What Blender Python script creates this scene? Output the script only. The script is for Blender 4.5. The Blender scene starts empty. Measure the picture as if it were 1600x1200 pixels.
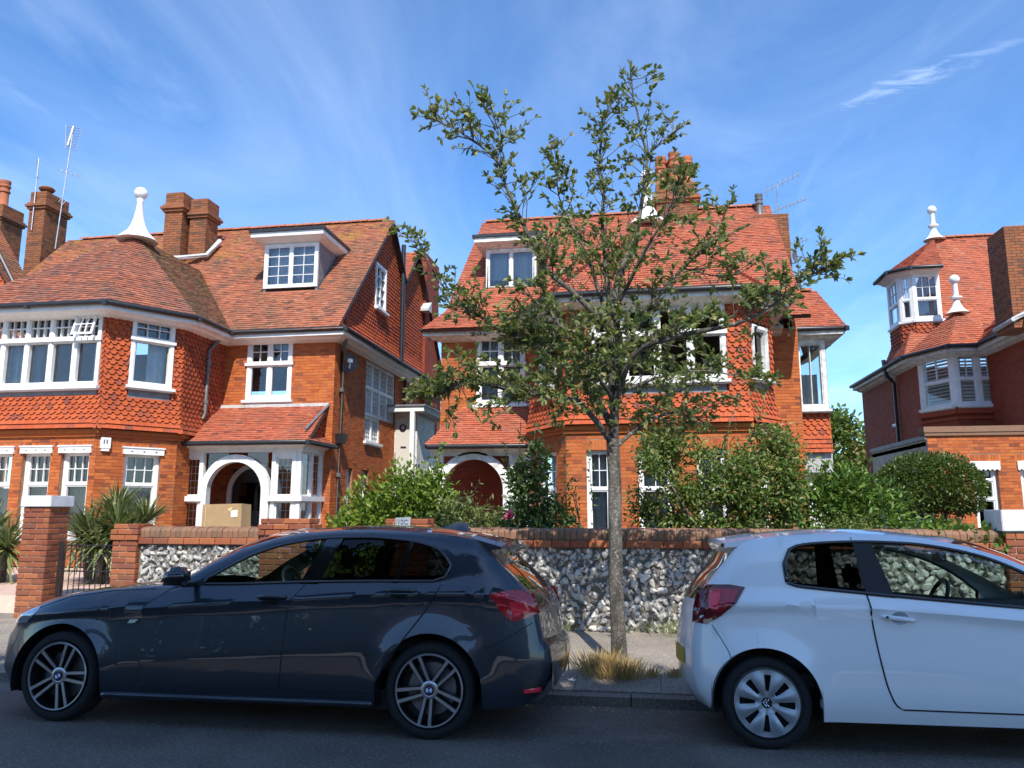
import bpy, bmesh, math, random
import numpy as np
from mathutils import Vector, Matrix, noise
R = math.radians
rnd = random.Random(11)
sc = bpy.context.scene
col = sc.collection

# ------------------------------------------------------------------ camera
cam_d = bpy.data.cameras.new('camera'); cam = bpy.data.objects.new('camera', cam_d); col.objects.link(cam)
cam.location = (0, 0, 1.52)
cam.rotation_euler = (R(90 + 9.3), 0, R(9.3))
cam_d.sensor_width = 36; cam_d.lens = 27.0; cam_d.clip_end = 3000; cam_d.clip_start = .05
sc.camera = cam

# ------------------------------------------------------------------ sun, sky, exposure
SUN_AZ, SUN_EL = R(16), R(48)          # azimuth: from straight behind the camera towards +X
sv = Vector((math.cos(SUN_EL) * math.sin(SUN_AZ), -math.cos(SUN_EL) * math.cos(SUN_AZ), math.sin(SUN_EL)))
sun_d = bpy.data.lights.new('sun', 'SUN'); sun_d.energy = 3.9; sun_d.angle = R(.53); sun_d.color = (1, .95, .87)
sun = bpy.data.objects.new('sun', sun_d); col.objects.link(sun)
sun.rotation_euler = sv.to_track_quat('Z', 'Y').to_euler(); sun.location = (5, -20, 30)
vs = sc.view_settings
sc.display_settings.display_device = 'sRGB'
vs.view_transform = 'Standard'; vs.look = 'None'; vs.gamma = 1; vs.use_curve_mapping = False; vs.exposure = 0.66

world = bpy.data.worlds.new('World'); sc.world = world; world.use_nodes = True
nt = world.node_tree; nt.nodes.clear()
def wn(t, **k):
    n = nt.nodes.new(t)
    for a, b in k.items(): setattr(n, a, b)
    return n
sky = wn('ShaderNodeTexSky', sky_type='NISHITA'); sky.sun_disc = False
sky.sun_elevation = SUN_EL; sky.sun_rotation = R(180) - SUN_AZ
sky.air_density = 1.0; sky.dust_density = .35; sky.ozone_density = 2.0; sky.altitude = 0
tc = wn('ShaderNodeTexCoord'); sep = wn('ShaderNodeSeparateXYZ'); nt.links.new(tc.outputs['Generated'], sep.inputs[0])
zz = wn('ShaderNodeMath', operation='MAXIMUM'); nt.links.new(sep.outputs['Z'], zz.inputs[0]); zz.inputs[1].default_value = .06
dx = wn('ShaderNodeMath', operation='DIVIDE'); nt.links.new(sep.outputs['X'], dx.inputs[0]); nt.links.new(zz.outputs[0], dx.inputs[1])
dy = wn('ShaderNodeMath', operation='DIVIDE'); nt.links.new(sep.outputs['Y'], dy.inputs[0]); nt.links.new(zz.outputs[0], dy.inputs[1])
cmb = wn('ShaderNodeCombineXYZ'); nt.links.new(dx.outputs[0], cmb.inputs[0]); nt.links.new(dy.outputs[0], cmb.inputs[1])
def cirrus(rot, scl, nscale, lo, hi, dist, loc=(0, 0, 0)):
    mp = wn('ShaderNodeMapping'); mp.inputs['Rotation'].default_value = (0, 0, R(rot)); mp.inputs['Scale'].default_value = scl
    mp.inputs['Location'].default_value = loc
    nt.links.new(cmb.outputs[0], mp.inputs[0])
    n = wn('ShaderNodeTexNoise'); n.inputs['Scale'].default_value = nscale; n.inputs['Detail'].default_value = 7
    n.inputs['Roughness'].default_value = .58; n.inputs['Distortion'].default_value = dist
    nt.links.new(mp.outputs[0], n.inputs[0])
    r = wn('ShaderNodeMapRange', interpolation_type='SMOOTHSTEP'); r.inputs[1].default_value = lo; r.inputs[2].default_value = hi
    nt.links.new(n.outputs[0], r.inputs[0])
    return r
c1 = cirrus(10, (.9, .3, 1), 1.3, .3, .95, 1.2)
c2 = cirrus(-22, (1.6, .42, 1), 1.1, .45, 1.0, 1.8, (3.1, 1.7, 0))
cm = wn('ShaderNodeMath', operation='MAXIMUM'); nt.links.new(c1.outputs[0], cm.inputs[0]); nt.links.new(c2.outputs[0], cm.inputs[1])
# one brighter streak of cirrus, a long soft spindle of torn vapour
sm_ = wn('ShaderNodeMapping', vector_type='TEXTURE'); sm_.inputs['Location'].default_value = (.66, 1.80, 0); sm_.inputs['Rotation'].default_value = (0, 0, R(-36)); sm_.inputs['Scale'].default_value = (.34, .09, 1); nt.links.new(cmb.outputs[0], sm_.inputs[0])
sl_ = wn('ShaderNodeVectorMath', operation='LENGTH'); nt.links.new(sm_.outputs[0], sl_.inputs[0])
sr_ = wn('ShaderNodeMapRange', interpolation_type='SMOOTHSTEP'); nt.links.new(sl_.outputs['Value'], sr_.inputs[0]); sr_.inputs[1].default_value = 1.0; sr_.inputs[2].default_value = .0
c3 = cirrus(36, (3, 9, 1), 2.0, .34, .72, 1.2); sk_ = wn('ShaderNodeMath', operation='MULTIPLY'); nt.links.new(sr_.outputs[0], sk_.inputs[0]); nt.links.new(c3.outputs[0], sk_.inputs[1])
sk2 = wn('ShaderNodeMath', operation='MULTIPLY'); nt.links.new(sk_.outputs[0], sk2.inputs[0]); sk2.inputs[1].default_value = 1.2
cm2 = wn('ShaderNodeMath', operation='MAXIMUM'); nt.links.new(cm.outputs[0], cm2.inputs[0]); nt.links.new(sk2.outputs[0], cm2.inputs[1])
cs = wn('ShaderNodeMath', operation='MULTIPLY'); nt.links.new(cm2.outputs[0], cs.inputs[0]); cs.inputs[1].default_value = .26
hsv = wn('ShaderNodeHueSaturation'); hsv.inputs['Saturation'].default_value = 1.12; hsv.inputs['Value'].default_value = 1.0
nt.links.new(sky.outputs[0], hsv.inputs['Color'])
mx = wn('ShaderNodeMix', data_type='RGBA'); nt.links.new(cs.outputs[0], mx.inputs[0])
tint = wn('ShaderNodeMix', data_type='RGBA', blend_type='MULTIPLY'); tint.inputs[0].default_value = 1; nt.links.new(hsv.outputs[0], tint.inputs[6]); tint.inputs[7].default_value = (.64, .85, 1.05, 1)
nt.links.new(tint.outputs[2], mx.inputs[6]); mx.inputs[7].default_value = (6.2, 7.2, 8.6, 1)
bg = wn('ShaderNodeBackground'); bg.inputs[1].default_value = .15; nt.links.new(mx.outputs[2], bg.inputs[0])
wo = wn('ShaderNodeOutputWorld'); nt.links.new(bg.outputs[0], wo.inputs[0])

# ------------------------------------------------------------------ materials
class NT:
    def __init__(s, name):
        s.m = bpy.data.materials.new(name); s.m.use_nodes = True; s.t = s.m.node_tree
        s.b = s.t.nodes['Principled BSDF']; s.out = s.t.nodes['Material Output']
    def n(s, t, **k):
        x = s.t.nodes.new(t)
        for a, b in k.items(): setattr(x, a, b)
        return x
    def l(s, a, b): s.t.links.new(a, b)
    def noise(s, scale, detail=4, rough=.55, coord='Object', stretch=None, dist=0):
        c = s.n('ShaderNodeTexCoord'); n = s.n('ShaderNodeTexNoise'); n.inputs['Scale'].default_value = scale
        n.inputs['Detail'].default_value = detail; n.inputs['Roughness'].default_value = rough; n.inputs['Distortion'].default_value = dist
        if stretch:
            mp = s.n('ShaderNodeMapping'); mp.inputs['Scale'].default_value = stretch; s.l(c.outputs[coord], mp.inputs[0]); s.l(mp.outputs[0], n.inputs[0])
        else: s.l(c.outputs[coord], n.inputs[0])
        return n.outputs[0]
    def rng(s, x, a, b, c=0, d=1):
        r = s.n('ShaderNodeMapRange'); s.l(x, r.inputs[0])
        for i, v in zip((1, 2, 3, 4), (a, b, c, d)): r.inputs[i].default_value = v
        return r.outputs[0]
    def ramp(s, x, stops):
        r = s.n('ShaderNodeValToRGB'); e = r.color_ramp.elements
        while len(e) < len(stops): e.new(.5)
        for k, (p, c) in zip(e, stops): k.position = p; k.color = (*c, 1)
        s.l(x, r.inputs[0]); return r.outputs[0]
    def mix(s, f, a, b, mode='MIX'):
        m = s.n('ShaderNodeMix', data_type='RGBA', blend_type=mode)
        if hasattr(f, 'links'): s.l(f, m.inputs[0])
        else: m.inputs[0].default_value = f
        for i, v in ((6, a), (7, b)):
            if hasattr(v, 'links'): s.l(v, m.inputs[i])
            else: m.inputs[i].default_value = (*v, 1)
        return m.outputs[2]
    def island(s):
        g = s.n('ShaderNodeNewGeometry'); o = s.n('ShaderNodeObjectInfo'); a = s.n('ShaderNodeMath', operation='ADD')
        f = s.n('ShaderNodeMath', operation='FRACT')
        s.l(g.outputs['Random Per Island'], a.inputs[0]); s.l(o.outputs['Random'], a.inputs[1]); s.l(a.outputs[0], f.inputs[0])
        return f.outputs[0]
    def base(s, c):
        if hasattr(c, 'links'): s.l(c, s.b.inputs['Base Color'])
        else: s.b.inputs['Base Color'].default_value = (*c, 1)
    def rough(s, v):
        if hasattr(v, 'links'): s.l(v, s.b.inputs['Roughness'])
        else: s.b.inputs['Roughness'].default_value = v
    def bump(s, h, strength=.3, dist=.01):
        b = s.n('ShaderNodeBump'); b.inputs['Strength'].default_value = strength; b.inputs['Distance'].default_value = dist
        s.l(h, b.inputs['Height']); s.l(b.outputs[0], s.b.inputs['Normal'])
MAT = {}
def simple(name, c, rough=.6, metal=0, var=.12, scale=8, bump=0, spec=.5, coat=0):
    t = NT(name); n = t.noise(scale)
    t.base(t.mix(t.rng(n, .3, .7), tuple(x * (1 - var) for x in c), tuple(min(1, x * (1 + var)) for x in c)))
    t.rough(rough); t.b.inputs['Metallic'].default_value = metal; t.b.inputs['Specular IOR Level'].default_value = spec
    t.b.inputs['Coat Weight'].default_value = coat; t.b.inputs['Coat Roughness'].default_value = .03
    if bump: t.bump(t.noise(scale * 6), bump)
    MAT[name] = t.m; return t
def pieces(name, stops, rough=.8, dirt=(.05, .04, .035), dirt_lo=.52, dirt_hi=.78, dscale=1.6, bump=.35, bscale=60, lichen=None, damt=.75, ivar=.5):
    """per-piece colour from a ramp, with blotchy weathering over it"""
    t = NT(name); c = t.ramp(t.island(), stops)
    fine = t.noise(14, 5, .6)
    c = t.mix(ivar, c, t.mix(t.rng(fine, .3, .7), (.55, .5, .48), (1, 1, 1)), 'MULTIPLY')
    big = t.noise(dscale, 6, .62)
    c = t.mix(t.rng(big, dirt_lo, dirt_hi, 0, damt), c, dirt)
    if lichen:
        lc, lo, hi, zlo, zhi = lichen
        g = t.n('ShaderNodeNewGeometry'); sp = t.n('ShaderNodeSeparateXYZ'); t.l(g.outputs['Position'], sp.inputs[0])
        zf = t.rng(sp.outputs[2], zlo, zhi); ln = t.rng(t.noise(2.3, 7, .65, dist=.6), lo, hi)
        mm = t.n('ShaderNodeMath', operation='MULTIPLY'); t.l(zf, mm.inputs[0]); t.l(ln, mm.inputs[1])
        c = t.mix(mm.outputs[0], c, lc)
    t.base(c); t.rough(rough); t.bump(t.noise(bscale, 3), bump, .004); t.b.inputs['Specular IOR Level'].default_value = .3
    MAT[name] = t.m; return t
pieces('brick_orange', [(0, (.42, .10, .026)), (.3, (.52, .135, .032)), (.6, (.58, .165, .04)), (.85, (.45, .11, .032)), (.94, (.36, .085, .03)), (1, (.2, .06, .03))], dirt=(.26, .11, .06), damt=.6)
pieces('brick_red', [(0, (.30, .055, .026)), (.5, (.38, .075, .032)), (1, (.25, .05, .028))], dirt=(.2, .07, .045), damt=.5)
pieces('brick_pier', [(0, (.36, .10, .04)), (.25, (.27, .07, .04)), (.5, (.45, .13, .045)), (.75, (.5, .16, .06)), (1, (.22, .075, .05))], dirt=(.12, .085, .06), dirt_lo=.46, dirt_hi=.8, dscale=4, bump=.6)
pieces('brick_coping', [(0, (.25, .125, .075)), (.4, (.33, .15, .09)), (.7, (.29, .16, .1)), (1, (.19, .105, .07))], dirt=(.2, .15, .09), dirt_lo=.46, dirt_hi=.75, dscale=3.5, bump=.6)
pieces('brick_chimney', [(0, (.22, .085, .04)), (.4, (.36, .125, .05)), (.7, (.29, .115, .055)), (1, (.15, .075, .045))], dirt=(.06, .05, .035), dscale=2.5, bump=.6)
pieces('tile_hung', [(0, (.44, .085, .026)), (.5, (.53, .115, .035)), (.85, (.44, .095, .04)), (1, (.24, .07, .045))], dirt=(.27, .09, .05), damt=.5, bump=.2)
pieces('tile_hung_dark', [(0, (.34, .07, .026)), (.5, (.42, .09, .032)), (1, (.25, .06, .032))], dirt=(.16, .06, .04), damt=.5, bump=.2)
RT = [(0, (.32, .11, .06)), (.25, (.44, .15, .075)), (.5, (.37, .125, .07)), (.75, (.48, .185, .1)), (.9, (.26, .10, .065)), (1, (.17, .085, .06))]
pieces('roof_old', RT, dirt=(.11, .085, .055), dirt_lo=.47, dirt_hi=.72, dscale=.9, damt=.72, lichen=((.38, .2, .04), .5, .68, 7.8, 10.4))
pieces('roof_bay', [(a, (r * .9, g * .9, b * .95)) for a, (r, g, b) in RT], dirt=(.12, .085, .07), dirt_lo=.42, dirt_hi=.7, dscale=1.3, damt=.7, lichen=((.34, .2, .05), .58, .74, 7.2, 8.6))
pieces('roof_red', [(0, (.38, .10, .05)), (.35, (.48, .135, .068)), (.7, (.43, .115, .062)), (.88, (.5, .17, .095)), (1, (.2, .07, .05))], dirt=(.2, .1, .07), dirt_lo=.5, dirt_hi=.75, dscale=1.2, damt=.55)
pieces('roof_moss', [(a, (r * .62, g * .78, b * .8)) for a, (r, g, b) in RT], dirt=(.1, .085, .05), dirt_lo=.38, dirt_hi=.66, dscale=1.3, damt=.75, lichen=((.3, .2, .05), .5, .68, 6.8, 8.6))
pieces('terracotta', [(0, (.42, .13, .06)), (1, (.5, .17, .08))], dirt=(.2, .1, .06), dscale=5)
simple('mortar', (.30, .155, .09), .95, var=.3, scale=9, bump=.4)
simple('mortar_pier', (.36, .27, .19), .95, var=.3, scale=9, bump=.4)
simple('mortar_wall', (.17, .155, .13), .95, var=.3, scale=12, bump=.5)
simple('lead', (.2, .205, .22), .6, .2, var=.2)
simple('fillet', (.5, .5, .48), .9, var=.2)
simple('deck', (.1, .05, .035), .95)
t = simple('white_paint', (.78, .78, .76), .45, var=.09, scale=5)
simple('white_worn', (.66, .65, .60), .6, var=.28, scale=7, bump=.3)
simple('white_render', (.78, .78, .75), .7, var=.1, scale=5, bump=.15)
simple('grey_render', (.42, .42, .41), .85, var=.18, scale=6, bump=.3)
simple('cream', (.6, .56, .47), .85, var=.06)
simple('room', (.28, .26, .23), .9, var=.1)
simple('black_gutter', (.022, .023, .026), .38, var=.2)
simple('black_iron', (.015, .015, .016), .5, var=.2)
simple('pipe_grey', (.12, .115, .11), .45, var=.25)
simple('aerial', (.45, .45, .46), .4, .8, var=.2)
simple('door_dark', (.02, .02, .022), .3)
simple('door_cream', (.58, .56, .5), .45, var=.04)
simple('curtain', (.72, .73, .74), .9, var=.08)
simple('curtain_plum', (.3, .07, .1), .9)
simple('blind', (.55, .57, .58), .7, var=.05)
simple('cardboard', (.36, .24, .12), .85, var=.1, scale=5)
simple('paper', (.75, .74, .7), .8)
simple('tape', (.62, .45, .2), .4)
simple('pink_paving', (.55, .38, .29), .9, var=.1, scale=5, bump=.25)
simple('soil', (.07, .05, .035), .95, var=.3, bump=.5)
simple('plaque', (.30, .34, .38), .5, var=.2)
simple('ink', (.12, .13, .17), .5)
simple('pink_petal', (.75, .12, .22), .6)
# glass: thin pane, clear through and mirror-like by the angle
def glass(name, tint, extra=.0, rough=.0, gcol=(.95, .97, 1)):
    t = NT(name); t.t.nodes.remove(t.b)
    tr = t.n('ShaderNodeBsdfTransparent'); tr.inputs[0].default_value = (*tint, 1)
    gl = t.n('ShaderNodeBsdfGlossy'); gl.inputs['Roughness'].default_value = rough; gl.inputs[0].default_value = (*gcol, 1)
    fr = t.n('ShaderNodeFresnel'); fr.inputs[0].default_value = 1.5
    ad = t.n('ShaderNodeMath', operation='ADD'); t.l(fr.outputs[0], ad.inputs[0]); ad.inputs[1].default_value = extra
    ms = t.n('ShaderNodeMixShader'); t.l(ad.outputs[0], ms.inputs[0]); t.l(tr.outputs[0], ms.inputs[1]); t.l(gl.outputs[0], ms.inputs[2])
    t.l(ms.outputs[0], t.out.inputs[0]); MAT[name] = t.m
glass('window_glass', (.86, .88, .88), .05)
glass('car_glass', (.60, .70, .66), .03)
glass('car_glass_dark', (.10, .11, .12), .0, gcol=(.6, .62, .65))

# ------------------------------------------------------------------ mesh helpers
class MB:
    def __init__(s): s.v = []; s.f = []
    def add(s, vs, fs):
        k = len(s.v); s.v += [tuple(p) for p in vs]; s.f += [tuple(i + k for i in f) for f in fs]
    def quad(s, a, b, c, d): s.add((a, b, c, d), ((0, 1, 2, 3),))
    def hexa(s, p):   # p: 8 points, bottom ring then top ring
        s.add(p, ((3, 2, 1, 0), (4, 5, 6, 7), (0, 1, 5, 4), (1, 2, 6, 5), (2, 3, 7, 6), (3, 0, 4, 7)))
    def box(s, x0, x1, y0, y1, z0, z1):
        s.hexa([(x0, y0, z0), (x1, y0, z0), (x1, y1, z0), (x0, y1, z0), (x0, y0, z1), (x1, y0, z1), (x1, y1, z1), (x0, y1, z1)])
    def tube(s, pts, r, n=8, cap=True, closed=False):
        pts = [Vector(p) for p in pts]; m = len(pts); rs = r if hasattr(r, '__len__') else [r] * m
        k = len(s.v); ref = None
        for i, p in enumerate(pts):
            if closed: d = pts[(i + 1) % m] - pts[i - 1]
            else: d = pts[min(i + 1, m - 1)] - pts[max(i - 1, 0)]
            d = d.normalized() if d.length > 1e-9 else Vector((0, 0, 1))
            if ref is None: ref = Vector((0, 0, 1)) if abs(d.z) < .9 else Vector((1, 0, 0))
            a = d.cross(ref)
            if a.length < 1e-5: a = d.orthogonal()
            a.normalize(); b = d.cross(a); ref = -b if False else ref
            for j in range(n):
                t = 2 * math.pi * j / n; s.v.append(tuple(p + (a * math.cos(t) + b * math.sin(t)) * rs[i]))
        for i in range(m if closed else m - 1):
            for j in range(n):
                i2 = (i + 1) % m
                s.f.append((k + i * n + j, k + i * n + (j + 1) % n, k + i2 * n + (j + 1) % n, k + i2 * n + j))
        if cap and not closed:
            s.f.append(tuple(k + j for j in range(n))[::-1]); s.f.append(tuple(k + (m - 1) * n + j for j in range(n)))
    def lathe(s, prof, c=(0, 0, 0), n=16, axis='z', cap=True):
        k = len(s.v); m = len(prof)
        for r, h in prof:
            for j in range(n):
                t = 2 * math.pi * j / n; a, b = r * math.cos(t), r * math.sin(t)
                p = (a, b, h) if axis == 'z' else (a, h, b)
                s.v.append((c[0] + p[0], c[1] + p[1], c[2] + p[2]))
        for i in range(m - 1):
            for j in range(n):
                q = (k + i * n + j, k + i * n + (j + 1) % n, k + (i + 1) * n + (j + 1) % n, k + (i + 1) * n + j)
                s.f.append(q if axis == 'z' else q[::-1])
        if cap:
            s.f.append(tuple(k + j for j in range(n))[::-1]); s.f.append(tuple(k + (m - 1) * n + j for j in range(n)))
    def mesh(s, name, smooth=False, ang=None):
        me = bpy.data.meshes.new(name); me.from_pydata(s.v, [], s.f)
        if smooth: me.polygons.foreach_set('use_smooth', [True] * len(me.polygons))
        me.update()
        if smooth and ang: me.set_sharp_from_angle(angle=R(ang))
        return me
    def build(s, name, mat, parent=None, smooth=False, ang=None, **props):
        me = s.mesh(name, smooth, ang)
        return link(name, me, mat, parent, **props)
def link(name, me, mat=None, parent=None, loc=None, rot=None, scale=None, **props):
    o = bpy.data.objects.new(name, me); col.objects.link(o)
    if mat and not me.materials: me.materials.append(MAT[mat] if isinstance(mat, str) else mat)
    if parent: o.parent = parent
    if loc is not None: o.location = loc
    if rot is not None: o.rotation_euler = rot
    if scale is not None: o.scale = scale
    for k, v in props.items(): o[k] = v
    return o
def thing(name, label, cat, loc=(0, 0, 0), group=None, rot=None):
    o = bpy.data.objects.new(name, None); col.objects.link(o); o.location = loc; o['label'] = label; o['category'] = cat
    o.empty_display_size = .2
    if rot: o.rotation_euler = rot
    if group: o['group'] = group
    return o
class Fr:
    """a vertical wall plane: origin, run u, outward normal n (to the right of u)"""
    def __init__(s, x0, y0, x1, y1):
        s.o = Vector((x0, y0, 0)); d = Vector((x1 - x0, y1 - y0, 0)); s.L = d.length; s.u = d.normalized(); s.n = Vector((s.u.y, -s.u.x, 0))
    def p(s, u, z, d=0): q = s.o + s.u * u + s.n * d; return (q.x, q.y, z)
    def box(s, mb, u0, u1, z0, z1, d0, d1):
        mb.hexa([s.p(u0, z0, d1), s.p(u1, z0, d1), s.p(u1, z0, d0), s.p(u0, z0, d0), s.p(u0, z1, d1), s.p(u1, z1, d1), s.p(u1, z1, d0), s.p(u0, z1, d0)])
def cut(iv, holes, z):
    for (a, b, c, d) in holes:
        if c - 1e-4 <= z <= d + 1e-4:
            out = []
            for (p, q) in iv:
                if b <= p or a >= q: out.append((p, q)); continue
                if a > p: out.append((p, a))
                if b < q: out.append((b, q))
            iv = out
    return iv
def wall(parent, fr, z0, z1, holes=(), span=None, th=.24, mat='mortar', name='wall', reveal=True):
    mb = MB(); L = fr.L
    if span is None: zs = sorted({z0, z1, *[h[2] for h in holes if z0 < h[2] < z1], *[h[3] for h in holes if z0 < h[3] < z1]})
    else:
        n = int((z1 - z0) / .1) + 1; zs = sorted({*[z0 + (z1 - z0) * i / n for i in range(n + 1)], *[h[2] for h in holes], *[h[3] for h in holes]})
    for a, b in zip(zs, zs[1:]):
        zc = (a + b) / 2
        for p, q in cut(list(span(zc)) if span else [(0, L)], holes, zc):
            if q - p > .002:
                mb.quad(fr.p(p, a), fr.p(q, a), fr.p(q, b), fr.p(p, b)); mb.quad(fr.p(q, a, -th), fr.p(p, a, -th), fr.p(p, b, -th), fr.p(q, b, -th))
    if reveal:
        for a, b, c, d in holes:
            mb.quad(fr.p(a, c), fr.p(a, d), fr.p(a, d, -th), fr.p(a, c, -th)); mb.quad(fr.p(b, d), fr.p(b, c), fr.p(b, c, -th), fr.p(b, d, -th))
            mb.quad(fr.p(a, d), fr.p(b, d), fr.p(b, d, -th), fr.p(a, d, -th)); mb.quad(fr.p(b, c), fr.p(a, c), fr.p(a, c, -th), fr.p(b, c, -th))
    return mb.build(name, mat, parent)
def bricks(parent, fr, z0, z1, holes=(), span=None, mat='brick_orange', soldier=(), course=.075, bl=.225, proud=.006, name='bricks', ext=0):
    mb = MB(); L = fr.L; k = 0; z = z0; hs = list(holes) + list(soldier)
    while z < z1 - .02:
        h = min(course, z1 - z); zc = z + h / 2
        for p, q in cut(list(span(zc)) if span else [(-ext, L + ext)], hs, zc):
            u = math.floor(p / bl) * bl - (bl / 2 if k % 2 else 0)
            while u < q:
                a, b = max(u, p), min(u + bl, q)
                if b - a > .03:
                    d = proud + rnd.uniform(-.002, .002); j = .005
                    a2, b2, c2, d2 = a + j, b - j, z + j, z + h - j
                    if b > q - .001: b2 = b
                    if a < p + .001: a2 = a
                    P = [fr.p(a2, c2, d), fr.p(b2, c2, d), fr.p(b2, d2, d), fr.p(a2, d2, d), fr.p(a2, c2, -.004), fr.p(b2, c2, -.004), fr.p(b2, d2, -.004), fr.p(a2, d2, -.004)]
                    mb.add(P, ((0, 1, 2, 3), (1, 0, 4, 5), (3, 2, 6, 7), (2, 1, 5, 6), (0, 3, 7, 4)))
                u += bl
        z += course; k += 1
    for a, b, c, d in soldier:
        n = max(2, round((b - a) / .075)); w = (b - a) / n
        for i in range(n):
            fr.box(mb, a + i * w + .004, a + (i + 1) * w - .004, c + .004, d - .004, -.004, proud + rnd.uniform(0, .003))
    return mb.build(name, mat, parent, kind='stuff')
def brickwall(parent, fr, z0, z1, holes=(), span=None, mat='brick_orange', soldier=(), **k):
    w = wall(parent, fr, z0, z1, holes, span)
    bricks(w, fr, z0, z1, holes, span, mat, soldier, **k); return w
_tile_mesh = {}
CLUB = [(-.081, .155), (-.081, .05), (-.06, .047), (-.046, .012), (-.03, 0), (.03, 0), (.046, .012), (.06, .047), (.081, .05), (.081, .155)]
PLAIN = [(-.081, .155), (-.081, 0), (.081, 0), (.081, .155)]
def tile_pts(shape, w=1): return [(u * w, z) for u, z in shape]
def hung(parent, fr, z0, z1, holes=(), span=None, mat='tile_hung', flare=0, zf=0, plain_below=None, single=0, row=.114, name='hung_tiles', ends=True):
    """tile hanging: overlapping club tiles in rows; the first `single` tiles are objects of their own"""
    mb = MB(); k = 0; z = z0; tw = .167; L = fr.L; cnt = 0
    def off(zz):
        return flare * max(0, (zf - zz) / max(1e-3, zf - z0)) ** 1.6 if flare else 0
    jobs = []
    while z < z1 - .03:
        for p, q in cut(list(span(z + .05)) if span else [(0, L)], holes, z + .05):
            u = math.floor(p / tw) * tw - (tw / 2 if k % 2 else 0)
            while u < q:
                a, b = max(u, p), min(u + tw, q)
                if b - a > .035: jobs.append((a, b, z, plain_below is not None and z < plain_below))
                u += tw
        z += row; k += 1
    for (a, b, z, pl) in jobs:
        full = b - a > tw - .004; sh = PLAIN if pl else CLUB; uc = (a + b) / 2; w = (b - a) / tw * .99
        o0, o1 = off(z), off(z + .155); h = min(.155, z1 - z + .02); d = .055 + rnd.uniform(-.005, .005)
        sl = [(u * w, min(zz, h)) for u, zz in sh]
        def pos(u, zz, back): return fr.p(uc + u, z + zz, o0 + (o1 - o0) * zz / .155 + d * (1 - .8 * zz / .155) - (.024 if back else 0))
        if full and cnt < single:
            cnt += 1; key = ('pl' if pl else 'cl')
            if key not in _tile_mesh:
                t = MB(); n = len(sh)
                V = [(u, -(.055 * (1 - .8 * zz / .155)), zz) for u, zz in sh] + [(u, -(.055 * (1 - .8 * zz / .155)) + .024, zz) for u, zz in sh]
                t.add(V, [tuple(range(n))] + [(i + 1, i, i + n, i + 1 + n) for i in range(n - 1)]); _tile_mesh[key] = t.mesh('hung_tile')
            ang = math.atan2(fr.u.y, fr.u.x)
            link('hung_tile', _tile_mesh[key], mat, parent, loc=fr.p(uc, z, o0), rot=(-math.atan2(o0 - o1, .155) if flare else rnd.uniform(-.03, .03), 0, ang))
            continue
        n = len(sl)
        V = [pos(u, zz, 0) for u, zz in sl] + [pos(u, zz, 1) for u, zz in sl]
        mb.add(V, [tuple(range(n))] + [(i + 1, i, i + n, i + 1 + n) for i in range(n - 1)])
    if mb.v: mb.build(name, mat, parent, kind='stuff')
def hungwall(parent, fr, z0, z1, holes=(), span=None, mat='tile_hung', **k):
    w = wall(parent, fr, z0, z1, holes, span, mat='deck'); hung(w, fr, z0, z1, holes, span, mat, **k); return w
def tile_plane(parent, poly, mat, name='roof', ex=.1, tw=.168, holes=()):
    """a roof slope (first edge is the eave) with a deck and every tile as geometry; holes are 3-D polygons left without tiles"""
    P = [Vector(p) for p in poly]; u = (P[1] - P[0]).normalized()
    nrm = Vector((0, 0, 0))
    for i in range(len(P)): nrm += (P[i] - P[0]).cross(P[(i + 1) % len(P)] - P[0])
    nrm.normalize()
    if nrm.z < 0: nrm = -nrm
    v = nrm.cross(u)
    if v.z < 0: v = -v
    Q = [((p - P[0]).dot(u), (p - P[0]).dot(v)) for p in P]
    HQ = [[((Vector(p) - P[0]).dot(u), (Vector(p) - P[0]).dot(v)) for p in h] for h in holes]
    def ints(Q, vv):
        xs = []
        for i in range(len(Q)):
            (a, b), (c, d) = Q[i], Q[(i + 1) % len(Q)]
            if (b > vv) != (d > vv): xs.append(a + (c - a) * (vv - b) / (d - b))
        xs.sort(); return list(zip(xs[::2], xs[1::2]))
    dk = MB(); dk.add([p - nrm * .02 for p in P] + [p - nrm * .10 for p in P],
                      [tuple(range(len(P))), tuple(range(len(P), 2 * len(P)))[::-1]] + [(i, (i + 1) % len(P), (i + 1) % len(P) + len(P), i + len(P)) for i in range(len(P))])
    ro = dk.build(name, 'deck', parent)
    mb = MB(); vmax = max(b for a, b in Q); vv = min(b for a, b in Q) - .02; k = 0
    while vv < vmax:
        iv = ints(Q, max(vv + ex * .5, 1e-4))
        for h in HQ:
            for (a, b) in ints(h, vv + ex * .5):
                iv = cut(iv, [(a, b, 0, 1)], .5)
        for p, q in iv:
            x = math.floor(p / tw) * tw - (tw / 2 if k % 2 else 0) + .013 * math.sin(k * 1.7)
            sag = .006 * math.sin(vv * 1.3 + k * .11)
            while x < q:
                a, b = max(x, p), min(x + tw, q)
                if b - a > .03:
                    top = min(vv + ex * 1.35, vmax + .03); r = rnd.uniform(-.004, .005); lo = .024 + r; hi = .004 + r * .5; sk = rnd.uniform(-.005, .005)
                    dv = rnd.uniform(-.006, .006) + sag
                    def pt(s_, t_, o_): return P[0] + u * s_ + v * t_ + nrm * o_
                    A, B, C, D = pt(a + .002, vv + dv, lo + sk), pt(b - .002, vv + dv, lo - sk), pt(b - .002, top, hi), pt(a + .002, top, hi)
                    E, F_ = pt(a + .002, vv + dv, lo - .017), pt(b - .002, vv + dv, lo - .017)
                    mb.add((A, B, C, D, E, F_), ((0, 1, 2, 3), (1, 0, 4, 5), (0, 3, 4), (2, 1, 5)))
                x += tw
        vv += ex; k += 1
    mb.build('roof_tiles', mat, ro, kind='stuff')
    return ro
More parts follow.
